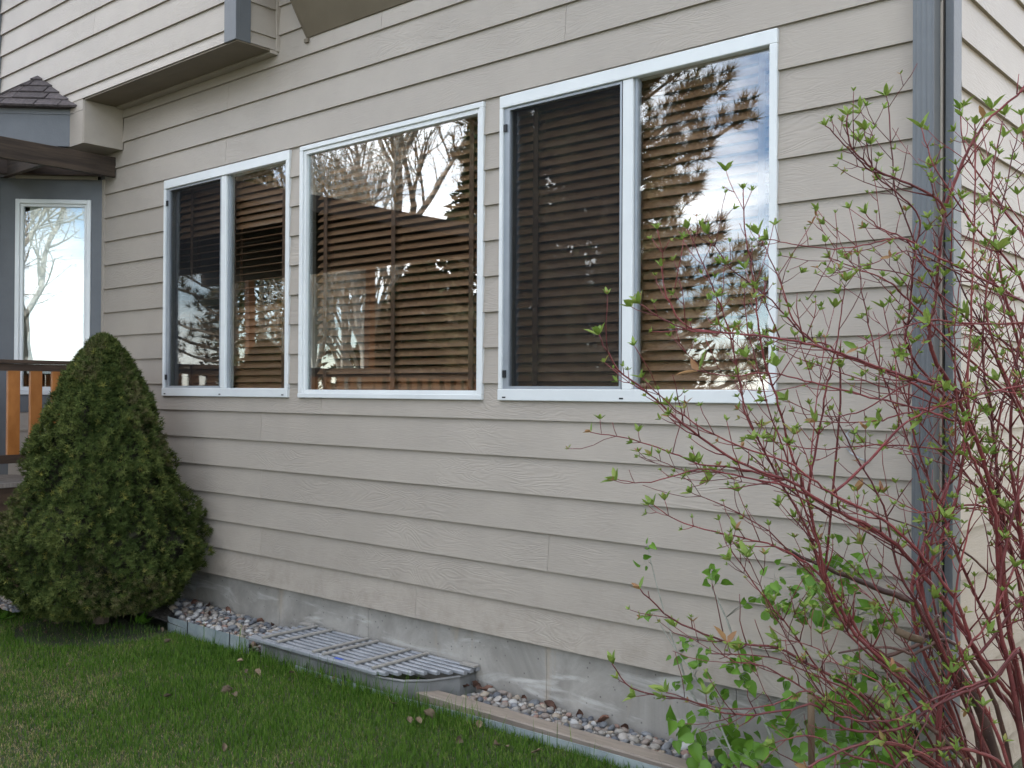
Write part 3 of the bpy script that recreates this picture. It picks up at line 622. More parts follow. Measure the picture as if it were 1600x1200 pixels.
D(MB().box(-7.16, -7.122, -4.3, -.02, 1.672, 1.720).build('top_rail', m_dark))
D(MB().box(-7.165, -7.108, -4.3, -.02, 1.038, 1.095).build('bottom_rail', m_dark))
bal = None
for i in range(26):
    yc = -.138 - .1515*i
    if bal is None: bal = D(MB().box(-7.153, -7.121, -.041, .041, 1.094, 1.674).build('baluster', m_orange, bevel=.003)); bal.location = (0, yc, 0)
    else:
        o = bal.copy(); COL.objects.link(o); local(deck, o); o.location = (0, yc, 0)
# pergola
perg = empty('pergola', 'dark brown timber patio cover over the deck, its side beam ending at the beige wall', 'pergola', (-9, -2, .1))
Pg = lambda o: local(perg, o)
Pg(MB().box(-7.178, -7.140, -4.45, -.016, 3.125, 3.272).build('side_beam', m_beam, bevel=.003))
Pg(MB().box(-7.165, -7.145, -.0155, -.0045-.01, 3.15, 3.265).build('spacer', m_white))
m = MB().box(.03, .80, .03, .07, 3.15, 3.29, BM); Pg(m.build('ledger', m_dark))
Pg(MB().box(-12.8, -7.179, -4.25, -4.17, 3.02, 3.20).build('outer_beam', m_beam))
for i in range(10):
    y = -.52 - .41*i
    Pg(MB().box(-12.8, -7.1795, y-.02, y+.02, 3.135, 3.258).build('rafter', m_beam))
m = MB().box(-.008, .022, 0, .03, 0, .11)
for i in range(28):
    x = -7.20 - .2*i
    Pg(MB().box(x-.192, x, -4.4, -.75 if x > -7.7 else -.69, 3.2605, 3.276).build('roof_board', m_dark))
for x in (-7.22, -9.15, -11.6): Pg(MB().box(x-.045, x+.045, -4.255, -4.165, .905 if False else .05, 3.02).build('post', m_orange))

# ------------------------------------------------------------------ window well, cover, edging
WX0, WX1, WY = -4.80, -3.47, -.395
well = empty('window_well', 'grey steel window well sunk beside the concrete foundation under the slatted cover', 'window well', (-4.1, -.2, .05))
path = [(WX0, -.006), (WX0, -.25), (WX0+.06, WY)] + [(-3.75, WY), (-3.62, -.36), (-3.53, -.27), (WX1, -.12), (WX1, -.006)]
m = MB(); vs = []; 
for (x, y) in path: vs += [(x, y, -.25), (x, y, .136)]
for (x, y) in path: 
    cx, cy = -4.13, -.12; d = Vector((x-cx, y-cy)).normalized()*-.006; vs += [(x+d.x, y+d.y, -.25), (x+d.x, y+d.y, .136)]
n = len(path); fs = []
for i in range(n-1): fs += [(2*i, 2*i+2, 2*i+3, 2*i+1), (2*n+2*i, 2*n+2*i+1, 2*n+2*i+3, 2*n+2*i+2), (2*i+1, 2*i+3, 2*n+2*i+3, 2*n+2*i+1)]
local(well, m.add(vs, fs).build('steel_wall', m_galv))
rim = MB().tube([(x, y, .136) for x, y in path], [.007]*n, 6); local(well, rim.build('rolled_rim', m_galv, smooth=True))
local(well, MB().box(WX0+.05, WX1-.02, -.36, -.02, -.2, -.19).build('well_floor', m_gravelsoil))
cov = empty('window_well_cover', 'slatted grey metal grate lying over the window well by the foundation', 'grate', (-4.13, -.2, .155))
ncv = 9
for i in range(ncv):
    y = -.385 + .365*i/(ncv-1); xe = -3.44 if y > -.12 else (-3.46 - max(0, (-.12-y))*.95)
    m = MB(); pr = [(-.0125, .150), (-.0125, .163)] + [(-.0125*math.cos(math.pi*q/5), .163+.006*math.sin(math.pi*q/5)) for q in range(1, 5)] + [(.0125, .163), (.0125, .150)]
    m.prism([(y+p, z) for p, z in pr], -4.83, xe); local(cov, m.build('slat', m_alu))
local(cov, MB().box(-4.83, -3.76, -.418, -.400, .148, .166).build('front_ledge', m_alu, bevel=.003))
for i, x in enumerate((-4.72, -4.58, -4.27, -4.19, -3.93, -3.80)):
    local(cov, MB().box(x-.010, x+.010, -.402, -.018, .1695, .181).build('cross_bar', m_bar, bevel=.002))
local(cov, MB().box(-4.11, -4.045, -.395, -.376, .1692, .1702).build('sticker', m_blue))
for x, y in ((-4.80, -.03), (-3.49, -.03)): local(cov, MB().box(x-.05, x+.05, y-.02, y+.02, .1696, .179).build('corner_clip', m_bar))
# galvanised lawn edging: two lengths
def strip(pts, label, stakes):
    m = MB(); vs = []
    for x, y, zb, zt in pts: vs += [(x, y-.002, zb), (x, y-.002, zt), (x, y+.002, zt), (x, y+.002, zb)]
    n = len(pts); fs = [(i*4+j, i*4+(j+1) % 4, i*4+4+(j+1) % 4, i*4+4+j) for i in range(n-1) for j in range(4)] + [(3, 2, 1, 0), tuple((n-1)*4+j for j in range(4))]
    t = empty('lawn_edging', label, 'edging', (pts[0][0], pts[0][1], .03), 'galvanised edging strips along the lawn')
    local(t, m.add(vs, fs).build('steel_strip', m_edging))
    for sx, sy, zt in stakes: local(t, MB().tube([(sx-.012, sy-.006, -.05), (sx, sy-.006, zt)], [.0028, .0028], 5).build('stake', m_black))
    return t
strip([(-5.86, -.30, .02, .09), (-5.80, -.345, .02, .125), (-5.74, -.372, .015, .132), (-4.83, -.415, .0, .150)], 'short steel edging holding back the gravel, from the spruce to the well cover', [(-5.50, -.384, .15), (-5.02, -.406, .16)])
strip([(-4.40, -.42, .0, .085), (-4.0, -.43, .0, .085), (-3.5, -.415, -.01, .082), (-3.0, -.405, -.01, .092), (-2.4, -.40, -.01, .097), (-1.6, -.39, -.01, .095), (-.9, -.38, -.01, .09)], 'long pale steel edging between the lawn and the tan board, running out bottom right', [(-4.28, -.428, .12), (-3.96, -.44, .12)])
m = MB(); pr = [(-.318, .045), (-.318, .078), (-.312, .084), (-.226, .084), (-.220, .078), (-.220, .045)]
tb = tag(m.prism(pr, -3.60, -.9).build('edging_board', m_compo), 'tan composite board laid flat along the gravel beside the lawn', 'edging board')
# stones -----------------------------------------------------------------
def stone_mesh(seed):
    r_ = random.Random(seed); bm = bmesh.new(); bmesh.ops.create_uvsphere(bm, u_segments=7, v_segments=5, radius=1)
    s_ = Vector((r_.uniform(.8, 1.25), r_.uniform(.65, .95), r_.uniform(.45, .7)))
    for v in bm.verts:
        k = 1 + .22*mnoise.noise(v.co*1.3 + Vector((seed*7.1, 0, 0))); v.co = Vector((v.co.x*s_.x, v.co.y*s_.y, v.co.z*s_.z))*k
    me = bpy.data.meshes.new('stone'); bm.to_mesh(me); bm.free(); me.polygons.foreach_set('use_smooth', [True]*len(me.polygons)); me.materials.append(m_stone); return me
SM = [stone_mesh(i) for i in range(9)]
def base_stones(bedo, x0, x1, y0, y1, n, zfun, cond=None):
    P = np.column_stack([RNG.uniform(x0, x1, n), RNG.uniform(y0, y1, n), np.zeros(n)])
    if cond is not None: P = P[[cond(p[0], p[1]) for p in P]]
    n = len(P); P[:, 2] = [zfun(p[0]) - .010 for p in P] + RNG.uniform(-.006, .006, n)
    me = SM[0]; tv = np.array([v.co for v in me.vertices]); me.calc_loop_triangles(); tf = np.array([t.vertices for t in me.loop_triangles])
    d = RNG.normal(0, .25, (n, 3)); d[:, 2] = 1
    o = scatter('small_stones', tv, tf, P, frames(d, RNG.uniform(0, 6.28, n)), RNG.uniform(.011, .019, (n, 1))*RNG.uniform(.8, 1.2, (n, 3)), m_stone, bedo, RNG.uniform(0, 1, n), True); o['kind'] = 'stuff'
def top_stones(bedo, x0, x1, y0, y1, n, zfun, rmin, rmax, cond=None):
    placed = []; tries = 0
    while len(placed) < n and tries < n*60:
        tries += 1; x, y = random.uniform(x0, x1), random.uniform(y0, y1); r = random.uniform(rmin, rmax)
        if cond and not cond(x, y): continue
        if any((x-a)**2 + (y-b)**2 < (.82*(r+c))**2 for a, b, c in placed): continue
        placed.append((x, y, r)); o = link('stone', random.choice(SM), bedo)
        o.location = (x, y, zfun(x) + r*.28); o.scale = (r, r*random.uniform(.8, 1.1), r*random.uniform(.8, 1.1)); o.rotation_euler = (random.gauss(0, .25), random.gauss(0, .25), random.uniform(0, 6.28))
inl = lambda x, y: y > -.36 + max(0, (-5.55-x))*.35
base_stones(bed_l, -6.2, -4.84, -.37, -.015, 1900, gravel_z, inl); top_stones(bed_l, -6.05, -4.85, -.36, -.02, 190, gravel_z, .017, .031, inl)
base_stones(bed_r, -3.40, -1.5, -.215, -.012, 1700, gravel_z); top_stones(bed_r, -3.36, -1.75, -.205, -.018, 165, gravel_z, .016, .031)
zd = lambda x: .15
base_stones(bed_d, -7.85, -6.6, -.95, -.42, 1200, lambda x: .150 - .02*(x+7.2)); top_stones(bed_d, -7.75, -6.9, -.85, -.45, 80, lambda x: .152 - .02*(x+7.2), .02, .036)

# ------------------------------------------------------------------ grass
def grass():
    n = 330000
    x = RNG.uniform(-8.2, -.6, n); y = RNG.uniform(-2.9, -.405, n)
    # thin out away from what the lens takes in, keep a margin for a step aside
    line = -.55 + (x + 2.4)*.62          # lower edge of the visible lawn in plan
    keep = (y > line - .9) & (y > -2.9)
    keep &= ~((x > -1.4) & (y < -1.2))
    # under the spruce and at the gravel's rounded end the lawn is thin
    d = np.hypot((x + 6.15)/1.0, (y + .55)/1.0); keep &= (d > .55) | (RNG.random(n) < .15)
    keep &= ~((x < -5.8) & (y > -.52 - .3*np.clip(-x-6.3, 0, 1.2)) & (RNG.random(n) < .72))
    pat = np.array([mnoise.noise((a*1.7, b*1.7, 0)) + .5*mnoise.noise((a*6, b*6, 4)) for a, b in zip(x[keep], y[keep])])
    x, y = x[keep], y[keep]; n = len(x)
    far = np.clip((-1.0 - y)*.55 + (-x-3.6)*.12, 0, .6)                       # worn, straw-coloured turf towards the viewer
    dead = RNG.random(n) < np.clip(.09 + .38*np.clip(pat, -.2, 1) + far*(.8+.9*pat), .03, .75)
    edge = np.exp(-((y + .43)/.10)**2)*((x > -4.9) & (x < -3.0) | (RNG.random(n) < .12))
    h = RNG.uniform(.020, .045, n)*(1 + .35*np.clip(-pat, 0, 1)) + edge*RNG.exponential(.032, n)
    h[dead] *= .6
    tint = np.where(dead, RNG.uniform(.80, 1, n), np.clip(RNG.normal(.38, .2, n) + .15*pat, 0, .74))
    az = RNG.uniform(0, 6.283, n); lean = np.abs(RNG.normal(0, .45, n)); lean[dead] += .5
    w = RNG.uniform(.0011, .0021, n)
    z = np.array([lawn_z(a, b) for a, b in zip(x, y)]) - .003
    dx, dy = np.cos(az)*np.sin(lean), np.sin(az)*np.sin(lean); dz = np.cos(lean)
    px_, py_ = -np.sin(az), np.cos(az)
    B = np.column_stack([x, y, z])
    P = np.column_stack([px_, py_, np.zeros(n)])
    mid = B + np.column_stack([dx*.55, dy*.55, dz*.55])*h[:, None]
    tip = B + np.column_stack([dx*1.15, dy*1.15, dz*.92])*h[:, None]
    v = np.stack([B-P*w[:, None], B+P*w[:, None], mid+P*w[:, None]*.8, mid-P*w[:, None]*.8, tip], axis=1).reshape(-1, 3)
    i = np.arange(n)*5
    f = np.concatenate([np.column_stack([i, i+1, i+2]), np.column_stack([i, i+2, i+3]), np.column_stack([i+3, i+2, i+4])])
    o = npmesh('grass', v, f, m_grass, None, np.repeat(tint, 5), True); o['kind'] = 'stuff'
grass()
# ------------------------------------------------------------------ fallen leaves
def leaf_mesh(seed, mat):
    r_ = random.Random(seed); m = MB(); nu, nv = 5, 4; L_ = 1; vs = []; cu = r_.uniform(.6, 2.4); cv = r_.uniform(.8, 2.4)
    for i in range(nu):
        t = i/(nu-1); w = .34*math.sin(math.pi*min(.97, max(.05, t))**.8)*(1+.2*r_.uniform(-1, 1))
        for j in range(nv):
            s = -1 + 2*j/(nv-1); y = w*s; vs.append((t-.5, y, cu*.35*(t-.5)**2 + cv*.6*abs(s)**1.5*w + .07*r_.uniform(-1, 1)))
    fs = [(i*nv+j, (i+1)*nv+j, (i+1)*nv+j+1, i*nv+j+1) for i in range(nu-1) for j in range(nv-1)]
    o = m.add(vs, fs).build('fallen_leaf', mat, smooth=True); me = o.data; bpy.data.objects.remove(o); return me
LM = [leaf_mesh(i, m_dleaf) for i in range(6)]; LM2 = [leaf_mesh(20+i, m_dleaf2) for i in range(5)]
def leaf(u, v, size, meshes, label, group, z=None, stand=.5):
    d = px(u, v, 1)-CAM
    zz = .075 if z is None else z
    for _ in range(4):
        t = (zz-CAM.z)/d.z; p = CAM + d*t
        zz = (gravel_z(p.x) + .012) if z is not None else lawn_z(p.x, p.y) + .022
    if z is not None: p.y = min(p.y, -.03)
    o = link('fallen_leaf', random.choice(meshes)); o.location = p; o.scale = (size,)*3; o.rotation_euler = (random.gauss(0, stand), random.gauss(0, stand), random.uniform(0, 6.28)); tag(o, label, 'leaf', group); return o
lawnleaf = [(385, 1050), (402, 1052), (357, 1076), (367, 1087), (375, 1034), (415, 1042), (455, 1052), (500, 1058), (522, 1062), (536, 1068), (580, 1078), (262, 1090), (640, 1125), (655, 1128), (748, 1132), (715, 1158), (776, 1165), (792, 1168), (838, 1175), (70, 972), (88, 975), (120, 968), (72, 990), (125, 992), (262, 1003), (348, 1168), (456, 1195), (178, 965), (195, 962), (253, 984), (30, 985), (615, 1100)]
for u, v in lawnleaf:
    if u < 260: a_, b_ = 'dry tan leaf in the thin grass before the conical spruce', 'dry leaves before the spruce'
    elif v > 1085 and u < 560: a_, b_ = 'dry tan leaf lying out in the open lawn', 'dry leaves in the open lawn'
    elif u < 560: a_, b_ = 'dry tan leaf in the grass at the foot of the steel edging, left half', 'dry leaves along the left edging'
    else: a_, b_ = 'dry tan leaf in the longer grass below the tan board', 'dry leaves below the tan board'
    leaf(u, v, random.uniform(.028, .046), LM, a_, b_)
leaf(671, 1122, .075, LM, 'large pale upright leaf on the lawn below the cover\'s right end', None, stand=1.0); leaf(356, 1078, .07, LM, 'grey-tan leaf standing upright mid-lawn below the left end of the cover', None, stand=1.0)
for u, v, z in [(735, 1068, .11), (745, 1072, .11), (755, 1078, .11), (765, 1077, .115), (742, 1064, .13), (758, 1070, .13), (728, 1074, .10), (830, 1087, .12), (872, 1098, .10), (884, 1102, .10), (915, 1112, .08), (958, 1122, .09), (985, 1132, .09), (1150, 1184, .08), (1165, 1186, .08)]:
    leaf(u, v, random.uniform(.04, .06), LM2, 'curled reddish brown dead leaf on the gravel right of the well cover', 'dead leaves on the gravel right of the cover', z, .9)
for u, v, z in [(350, 943, .17), (375, 952, .16), (302, 942, .17), (425, 968, .15), (440, 975, .14), (330, 960, .15)]:
    leaf(u, v, random.uniform(.05, .065), LM2, 'dead reddish leaf on the gravel left of the well cover', 'dead leaves on the gravel left of the cover', z, .9)

# ------------------------------------------------------------------ dwarf spruce
def spruce(cx, cy, zb, height, rmax):
    t = empty('dwarf_spruce', 'dense conical dwarf spruce standing at the house wall on the left', 'shrub', (cx, cy, zb))
    prof = [(0, .66), (.03, .82), (.10, .97), (.18, 1.0), (.28, .97), (.40, .86), (.52, .74), (.64, .62), (.75, .50), (.84, .38), (.92, .24), (.97, .12), (1.0, .0)]
    def R_(s):
        for (a, b), (c, d) in zip(prof[:-1], prof[1:]):
            if a <= s <= c: return rmax*(b + (d-b)*(s-a)/(c-a))
        return 0
    def bulge(th, s):
        p = Vector((math.cos(th)*1.1, math.sin(th)*1.1, s*2.4))
        return 1 + .17*mnoise.noise(p*1.6) + .20*mnoise.noise(p*3.6 + Vector((5, 5, 5))) + .20*mnoise.noise(p*8 + Vector((1, 7, 3)))
    local(t, MB().tube([(cx, cy, zb-.05), (cx, cy, zb+.5), (cx, cy, zb+height*.9)], [.05, .04, .01], 8).build('trunk', m_twig))
    m = MB(); nz_, na = 18, 22; vs = []
    for i in range(nz_+1):
        s = i/nz_
        for j in range(na):
            th = 2*math.pi*j/na; r = max(.004, R_(min(s, .985))*bulge(th, s) - .085); vs.append((cx+r*math.cos(th), min(cy+r*math.sin(th), -.03), zb+.12+s*(height-.2)))
    fs = [(i*na+j, i*na+(j+1) % na, (i+1)*na+(j+1) % na, (i+1)*na+j) for i in range(nz_) for j in range(na)] + [tuple(range(na-1, -1, -1)), tuple(nz_*na+j for j in range(na))]
    local(t, m.add(vs, fs).build('branches', m_core))
    # sprigs
    n = 27000; th = RNG.uniform(0, 2*math.pi, n); s = RNG.uniform(0, 1, n)**1.25*.99
    pos = np.zeros((n, 3)); dr = np.zeros((n, 3)); tint = np.zeros(n)
    for i in range(n):
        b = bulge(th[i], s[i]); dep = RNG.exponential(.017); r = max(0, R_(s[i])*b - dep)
        pos[i] = (cx + r*math.cos(th[i]), cy + r*math.sin(th[i]), zb + .06 + s[i]*(height-.08))
        if pos[i, 1] > -.02: pos[i, 1] = -.02 - RNG.uniform(0, .02)
        up = .25 + 1.5*s[i]**3
        dr[i] = (math.cos(th[i]) + RNG.normal(0, .45), math.sin(th[i]) + RNG.normal(0, .45), up + RNG.normal(0, .45))
        patch = mnoise.noise((math.cos(th[i])*1.4, math.sin(th[i])*1.4, s[i]*2.6+9))
        tint[i] = np.clip(.45 + .9*(b-1) - dep*9 + .08 + RNG.normal(0, .16), 0, .79)  # tint paints shade into hollows and deep sprigs, lighter on bulges
        if patch > .24 and RNG.random() < .38: tint[i] = RNG.uniform(.84, .92)
        elif RNG.random() < .035: tint[i] = RNG.uniform(.95, 1)
    tv, tf = [], []
    for q in range(9):
        a = q*2.4; el_ = .25 + .09*q; d = Vector((math.cos(a)*math.cos(el_), math.sin(a)*math.cos(el_), math.sin(el_))); w = d.cross(Vector((0, 0, 1))).normalized()*.13; b0 = Vector((0, 0, .05*q))
        k = len(tv); tv += [b0+w, b0-w, b0+d*1.0]; tf.append((k, k+1, k+2))
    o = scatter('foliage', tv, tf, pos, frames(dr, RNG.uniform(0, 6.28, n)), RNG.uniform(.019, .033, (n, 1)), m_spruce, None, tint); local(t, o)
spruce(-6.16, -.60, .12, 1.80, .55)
# a weed at the gravel's end
def weed(x, y, z, label, nl, s):
    m = MB()
    for i in range(nl):
        a = random.uniform(0, 6.28); l = s*random.uniform(.7, 1.2); d = Vector((math.cos(a), math.sin(a), random.uniform(.3, 1.2))).normalized(); w = d.cross(Vector((0, 0, 1))).normalized()*l*.16; b = Vector((x+random.uniform(-.03, .03), y+random.uniform(-.03, .03), z))
        m.add([b, b+d*l*.5+w, b+d*l+Vector((0, 0, -.1*l)), b+d*l*.5-w], [(0, 1, 2), (0, 2, 3)])
    o = m.build('weed', m_aleaf); tag(o, label, 'weed')
weed(-5.98, -.42, .06, 'small green weed at the left end of the steel edging', 14, .09)
weed(-6.75, -.95, .06, 'low leafy weed in front of the spruce at the lawn\'s edge', 12, .10)

# ------------------------------------------------------------------ red-twig dogwood
dog = empty('dogwood_shrub', 'red-stemmed dogwood shrub with young leaves at the house corner on the right', 'shrub', (-.80, -.45, .05))
Dg = lambda o: local(dog, o)
def smooth_path(P, n=5):
    P = [Vector(p) for p in P]; out = []
    for i in range(len(P)-1):
        p0, p1, p2, p3 = P[max(i-1, 0)], P[i], P[i+1], P[min(i+2, len(P)-1)]
        for k in range(n):
            t = k/n; out.append(.5*((2*p1) + (p2-p0)*t + (2*p0-5*p1+4*p2-p3)*t*t + (3*p1-p0-3*p2+p3)*t**3))
    out.append(P[-1]); return out
#   stem: pixel polyline from base to tip, base radius (mm), tip radius, depth at base, depth at tip, bark
ST = [
 ([(1600,1330),(1556,1185),(1521,1083),(1469,1013),(1437,949),(1413,935),(1332,904),(1288,885),(1259,873),(1225,855)], 27, 5, 3.15, 3.25, 'o'),
 ([(1630,1300),(1591,1130),(1553,1072),(1521,1013),(1492,961),(1448,905),(1402,853),(1359,823),(1313,801),(1262,770),(1240,755),(1150,720),(1080,672),(1022,622),(965,575),(935,523)], 13, 2.2, 3.1, 2.75, 'r'),
 ([(1610,1290),(1600,1030),(1550,1063),(1495,1086),(1454,1107),(1407,1138),(1352,1143),(1302,1130),(1273,1101),(1227,1110),(1150,1117),(1075,1095),(987,1075),(958,1037)], 8, 2.4, 3.0, 2.8, 'r'),
 ([(1600,1310),(1480,1215),(1402,1148),(1343,1083),(1273,1043),(1215,1013),(1133,1002),(1052,967),(999,920)], 9, 2.4, 3.05, 2.85, 'r'),
 ([(1620,1300),(1500,1200),(1420,1080),(1350,1000),(1310,930),(1260,880),(1209,853),(1151,838),(1069,818),(1020,789)], 8, 2, 3.1, 3.1, 'r'),
 ([(1240,762),(1160,745),(1092,733),(1017,754),(963,750)], 4, 1.6, 2.87, 2.85, 'r'),
 ([(1400,852),(1313,800),(1227,757),(1162,733),(1092,725),(1040,704),(976,684),(923,675)], 6, 1.8, 3.0, 2.95, 'r'),
 ([(1630,1300),(1600,1100),(1580,1000),(1565,894),(1557,806),(1546,753),(1529,696),(1512,659),(1497,622),(1491,609),(1441,597),(1381,577),(1313,552),(1258,536),(1193,526),(1138,520),(1083,517),(1037,499),(999,474)], 12, 2, 3.15, 2.8, 'r'),
 ([(1130,521),(1070,508),(1042,462),(1033,416)], 3.6, 2, 2.9, 2.86, 'r'),
 ([(1495,618),(1491,609),(1459,558),(1452,513),(1462,467),(1469,375),(1475,325),(1441,297),(1386,274),(1349,251),(1326,219),(1324,180)], 10, 2.6, 3.1, 2.9, 'r'),
 ([(1386,274),(1358,265),(1326,233),(1290,196)], 4, 2, 2.96, 2.9, 'r'),
 ([(1474,328),(1495,277),(1514,232),(1540,192),(1600,136),(1640,80)], 8, 3, 3.05, 2.9, 'r'),
 ([(1600,1300),(1470,1010),(1440,920),(1449,894),(1469,843),(1489,801),(1500,744),(1510,659),(1514,560),(1517,513),(1519,421),(1524,283),(1524,194)], 9, 2.4, 3.05, 2.85, 'r'),
 ([(1560,1290),(1460,1110),(1375,1028),(1329,981),(1294,908),(1279,850),(1254,755),(1237,710),(1217,634),(1193,558),(1184,499),(1177,435),(1164,357),(1161,295)], 9, 2, 3.15, 2.9, 'r'),
 ([(1590,1290),(1450,1085),(1385,1025),(1343,996),(1302,943),(1262,827),(1215,745),(1166,650),(1157,604),(1138,513),(1106,430),(1074,357)], 8, 2, 3.2, 3.0, 'r'),
 ([(1290,880),(1313,581),(1258,526),(1193,458),(1143,421),(1106,366)], 5, 1.8, 3.2, 3.1, 'r'),
 ([(1491,641),(1430,601),(1359,572),(1281,540),(1239,499),(1216,430),(1184,366)], 6.5, 1.8, 3.1, 3.0, 'r'),
 ([(1262,770),(1276,696),(1291,608),(1302,560),(1313,503),(1322,439)], 5, 1.8, 2.95, 2.85, 'r'),
 ([(1640,500),(1597,470),(1517,427),(1466,402),(1432,382),(1404,372),(1359,381),(1305,389),(1237,381),(1200,374)], 6, 1.7, 3.1, 2.85, 'r'),
 ([(1470,436),(1441,413),(1415,374),(1376,357),(1353,334)], 4.5, 2, 3.05, 2.95, 'r'),
 ([(1600,640),(1470,520),(1410,459),(1381,436),(1336,419),(1296,402)], 5.5, 1.7, 3.1, 2.95, 'r'),
 ([(1660,600),(1600,605),(1523,617),(1472,631),(1398,651),(1353,659),(1276,659)], 5.5, 1.8, 3.1, 2.9, 'r'),
 ([(1640,850),(1600,801),(1534,730),(1495,707),(1441,699),(1370,695),(1276,702),(1210,690)], 6.5, 1.8, 3.15, 3.05, 'r'),
 ([(1302,772),(1359,719),(1404,670),(1444,645),(1489,628),(1560,610),(1610,600)], 6, 2, 2.95, 2.8, 'r'),
 ([(1640,1010),(1600,950),(1554,905),(1526,877),(1472,840),(1415,818),(1347,795),(1299,787)], 7, 2.4, 3.2, 3.15, 'o'),
 ([(1300,808),(1240,770),(1200,735),(1160,700)], 5, 2, 3.15, 3.1, 'r'),
 ([(1375,1028),(1437,1007),(1451,987),(1465,960)], 8, 7, 3.12, 3.12, 'o'),
 ([(1690,500),(1600,505),(1510,505),(1457,500),(1400,516),(1340,545)], 6, 1.8, 3.0, 2.8, 'r'),
 ([(1660,1310),(1640,1100),(1600,880),(1585,760),(1578,690),(1590,560),(1620,400)], 11, 4, 3.1, 3.0, 'r'),
 ([(1620,1320),(1575,960),(1560,760),(1548,640),(1535,560),(1545,420),(1570,300),(1590,210)], 9, 2, 3.2, 3.1, 'r'),
 ([(1640,1320),(1610,1000),(1570,820),(1530,700),(1490,560),(1475,480),(1440,400),(1400,300),(1390,180),(1385,150)], 8, 1.8, 3.25, 3.05, 'r'),
 ([(1680,1300),(1660,900),(1620,700),(1560,560),(1540,470),(1560,390)], 8, 2, 3.0, 2.9, 'r'),
 ([(1650,1320),(1590,900),(1545,800),(1560,660),(1600,500),(1610,330),(1596,180)], 8, 2, 3.3, 3.1, 'r'),
 ([(1700,1200),(1660,800),(1590,640),(1545,540),(1480,470),(1420,430),(1360,420)], 7, 1.8, 3.05, 2.9, 'r'),
 ([(1690,1100),(1620,900),(1500,730),(1430,650),(1400,560),(1380,480)], 6, 1.8, 3.3, 3.15, 'r'),
 ([(1560,1290),(1500,1230),(1440,1180),(1380,1160),(1320,1170),(1260,1200)], 9, 4, 3.0, 2.85, 'r'),
 ([(1640,1260),(1580,1205),(1520,1172),(1460,1172),(1410,1190),(1380,1230)], 9, 5, 3.0, 2.9, 'r'),
 ([(1480,1330),(1465,1180),(1470,1090),(1500,1040),(1540,1010),(1600,930),(1660,850)], 9, 5, 3.05, 2.95, 'r'),
 ([(1500,1330),(1530,1190),(1505,1080),(1475,1000),(1455,985),(1440,1000)], 11, 9, 3.2, 3.2, 'o'),
 ([(1350,1085),(1402,1118),(1450,1135),(1490,1170),(1560,1250)], 7, 11, 2.98, 3.05, 'o'),
 ([(1560,1300),(1540,1130),(1470,990),(1452,880),(1440,760),(1400,640),(1370,560),(1350,470),(1340,400)], 7, 1.8, 3.25, 3.15, 'r'),
 ([(1520,1300),(1450,1150),(1380,1040),(1320,960),(1270,900),(1200,830),(1130,790),(1080,770)], 6.5, 1.8, 3.2, 3.2, 'r'),
 ([(1480,1290),(1400,1170),(1330,1100),(1290,1060),(1240,990),(1200,940),(1150,870),(1140,850)], 6, 1.8, 3.05, 2.9, 'r'),
 ([(1440,1290),(1390,1180),(1340,1110),(1280,1090),(1230,1060),(1190,1040),(1140,1030),(1110,1000)], 5.5, 1.8, 2.95, 2.85, 'r'),
 ([(1600,700),(1540,640),(1480,600),(1420,600),(1350,640),(1290,650),(1230,625)], 5, 1.8, 3.2, 3.1, 'r'),
] + [
 ([(1530,1340),(1500,1150),(1440,1010),(1425,930),(1440,860),(1480,760),(1520,640),(1535,560),(1580,470)], 12, 2, 3.3, 3.2, 'r'),
 ([(1570,1340),(1540,1180),(1500,1080),(1440,960),(1400,880),(1380,790),(1330,700),(1300,640)], 10, 2, 3.0, 2.95, 'r'),
 ([(1620,1340),(1600,1180),(1580,1060),(1560,960),(1570,860),(1600,740),(1620,620)], 14, 3, 3.0, 2.9, 'r'),
 ([(1600,1340),(1570,1150),(1530,1050),(1480,1000),(1430,1020),(1380,1010),(1310,1020)], 12, 4, 3.1, 3.1, 'o'),
 ([(1650,1330),(1620,1130),(1560,1000),(1510,900),(1480,820),(1440,720),(1420,640),(1425,560),(1410,500)], 9, 2, 3.2, 3.05, 'r'),
 ([(1700,1000),(1640,700),(1580,500),(1560,400),(1550,280),(1570,180)], 8, 2, 3.1, 3.0, 'r'),
 ([(1720,800),(1640,560),(1590,430),(1520,350),(1460,260),(1440,200)], 7, 1.8, 3.05, 2.95, 'r'),
 ([(1700,600),(1620,400),(1570,330),(1510,240),(1500,170)], 7, 1.8, 3.2, 3.1, 'r'),
 ([(1740,900),(1650,640),(1600,560),(1530,500),(1480,400),(1450,340)], 7, 1.8, 3.25, 3.1, 'r'),
 ([(1700,1200),(1600,860),(1560,800),(1500,790),(1440,800),(1380,770)], 7, 1.8, 3.15, 3.0, 'r'),
 ([(1520,1330),(1450,1240),(1400,1200),(1330,1180),(1270,1150),(1210,1160)], 8, 2, 3.0, 2.9, 'r'),
]
WALLY = -.05
def beside(seed):
    r_ = random.Random(seed); out = []
    for pts, r0, r1, t0, t1, bk in ST:
        if bk == 'o' or len(pts) < 5: continue
        a, b = r_.gauss(0, 34), r_.gauss(0, 30); bend = r_.gauss(0, 26); n = len(pts); cut = r_.uniform(.72, 1.0); q = []
        for i, (u, v) in enumerate(pts):
            f = i/(n-1)
            if f > cut: break
            q.append((u + a*f + bend*math.sin(math.pi*f) + r_.gauss(0, 3), v + b*f - bend*math.sin(math.pi*f)*.6 + r_.gauss(0, 3)))
        if len(q) > 3: dt = r_.gauss(0, .09); out.append((q, r0*r_.uniform(.45, .75), max(1.5, r1*.8), t0 + dt*.3, t1 + dt, 'r'))
    return out
ST = ST + [q for i, q in enumerate(beside(5)) if i % 4 != 3]
tips = []       # (pos, dir, size)
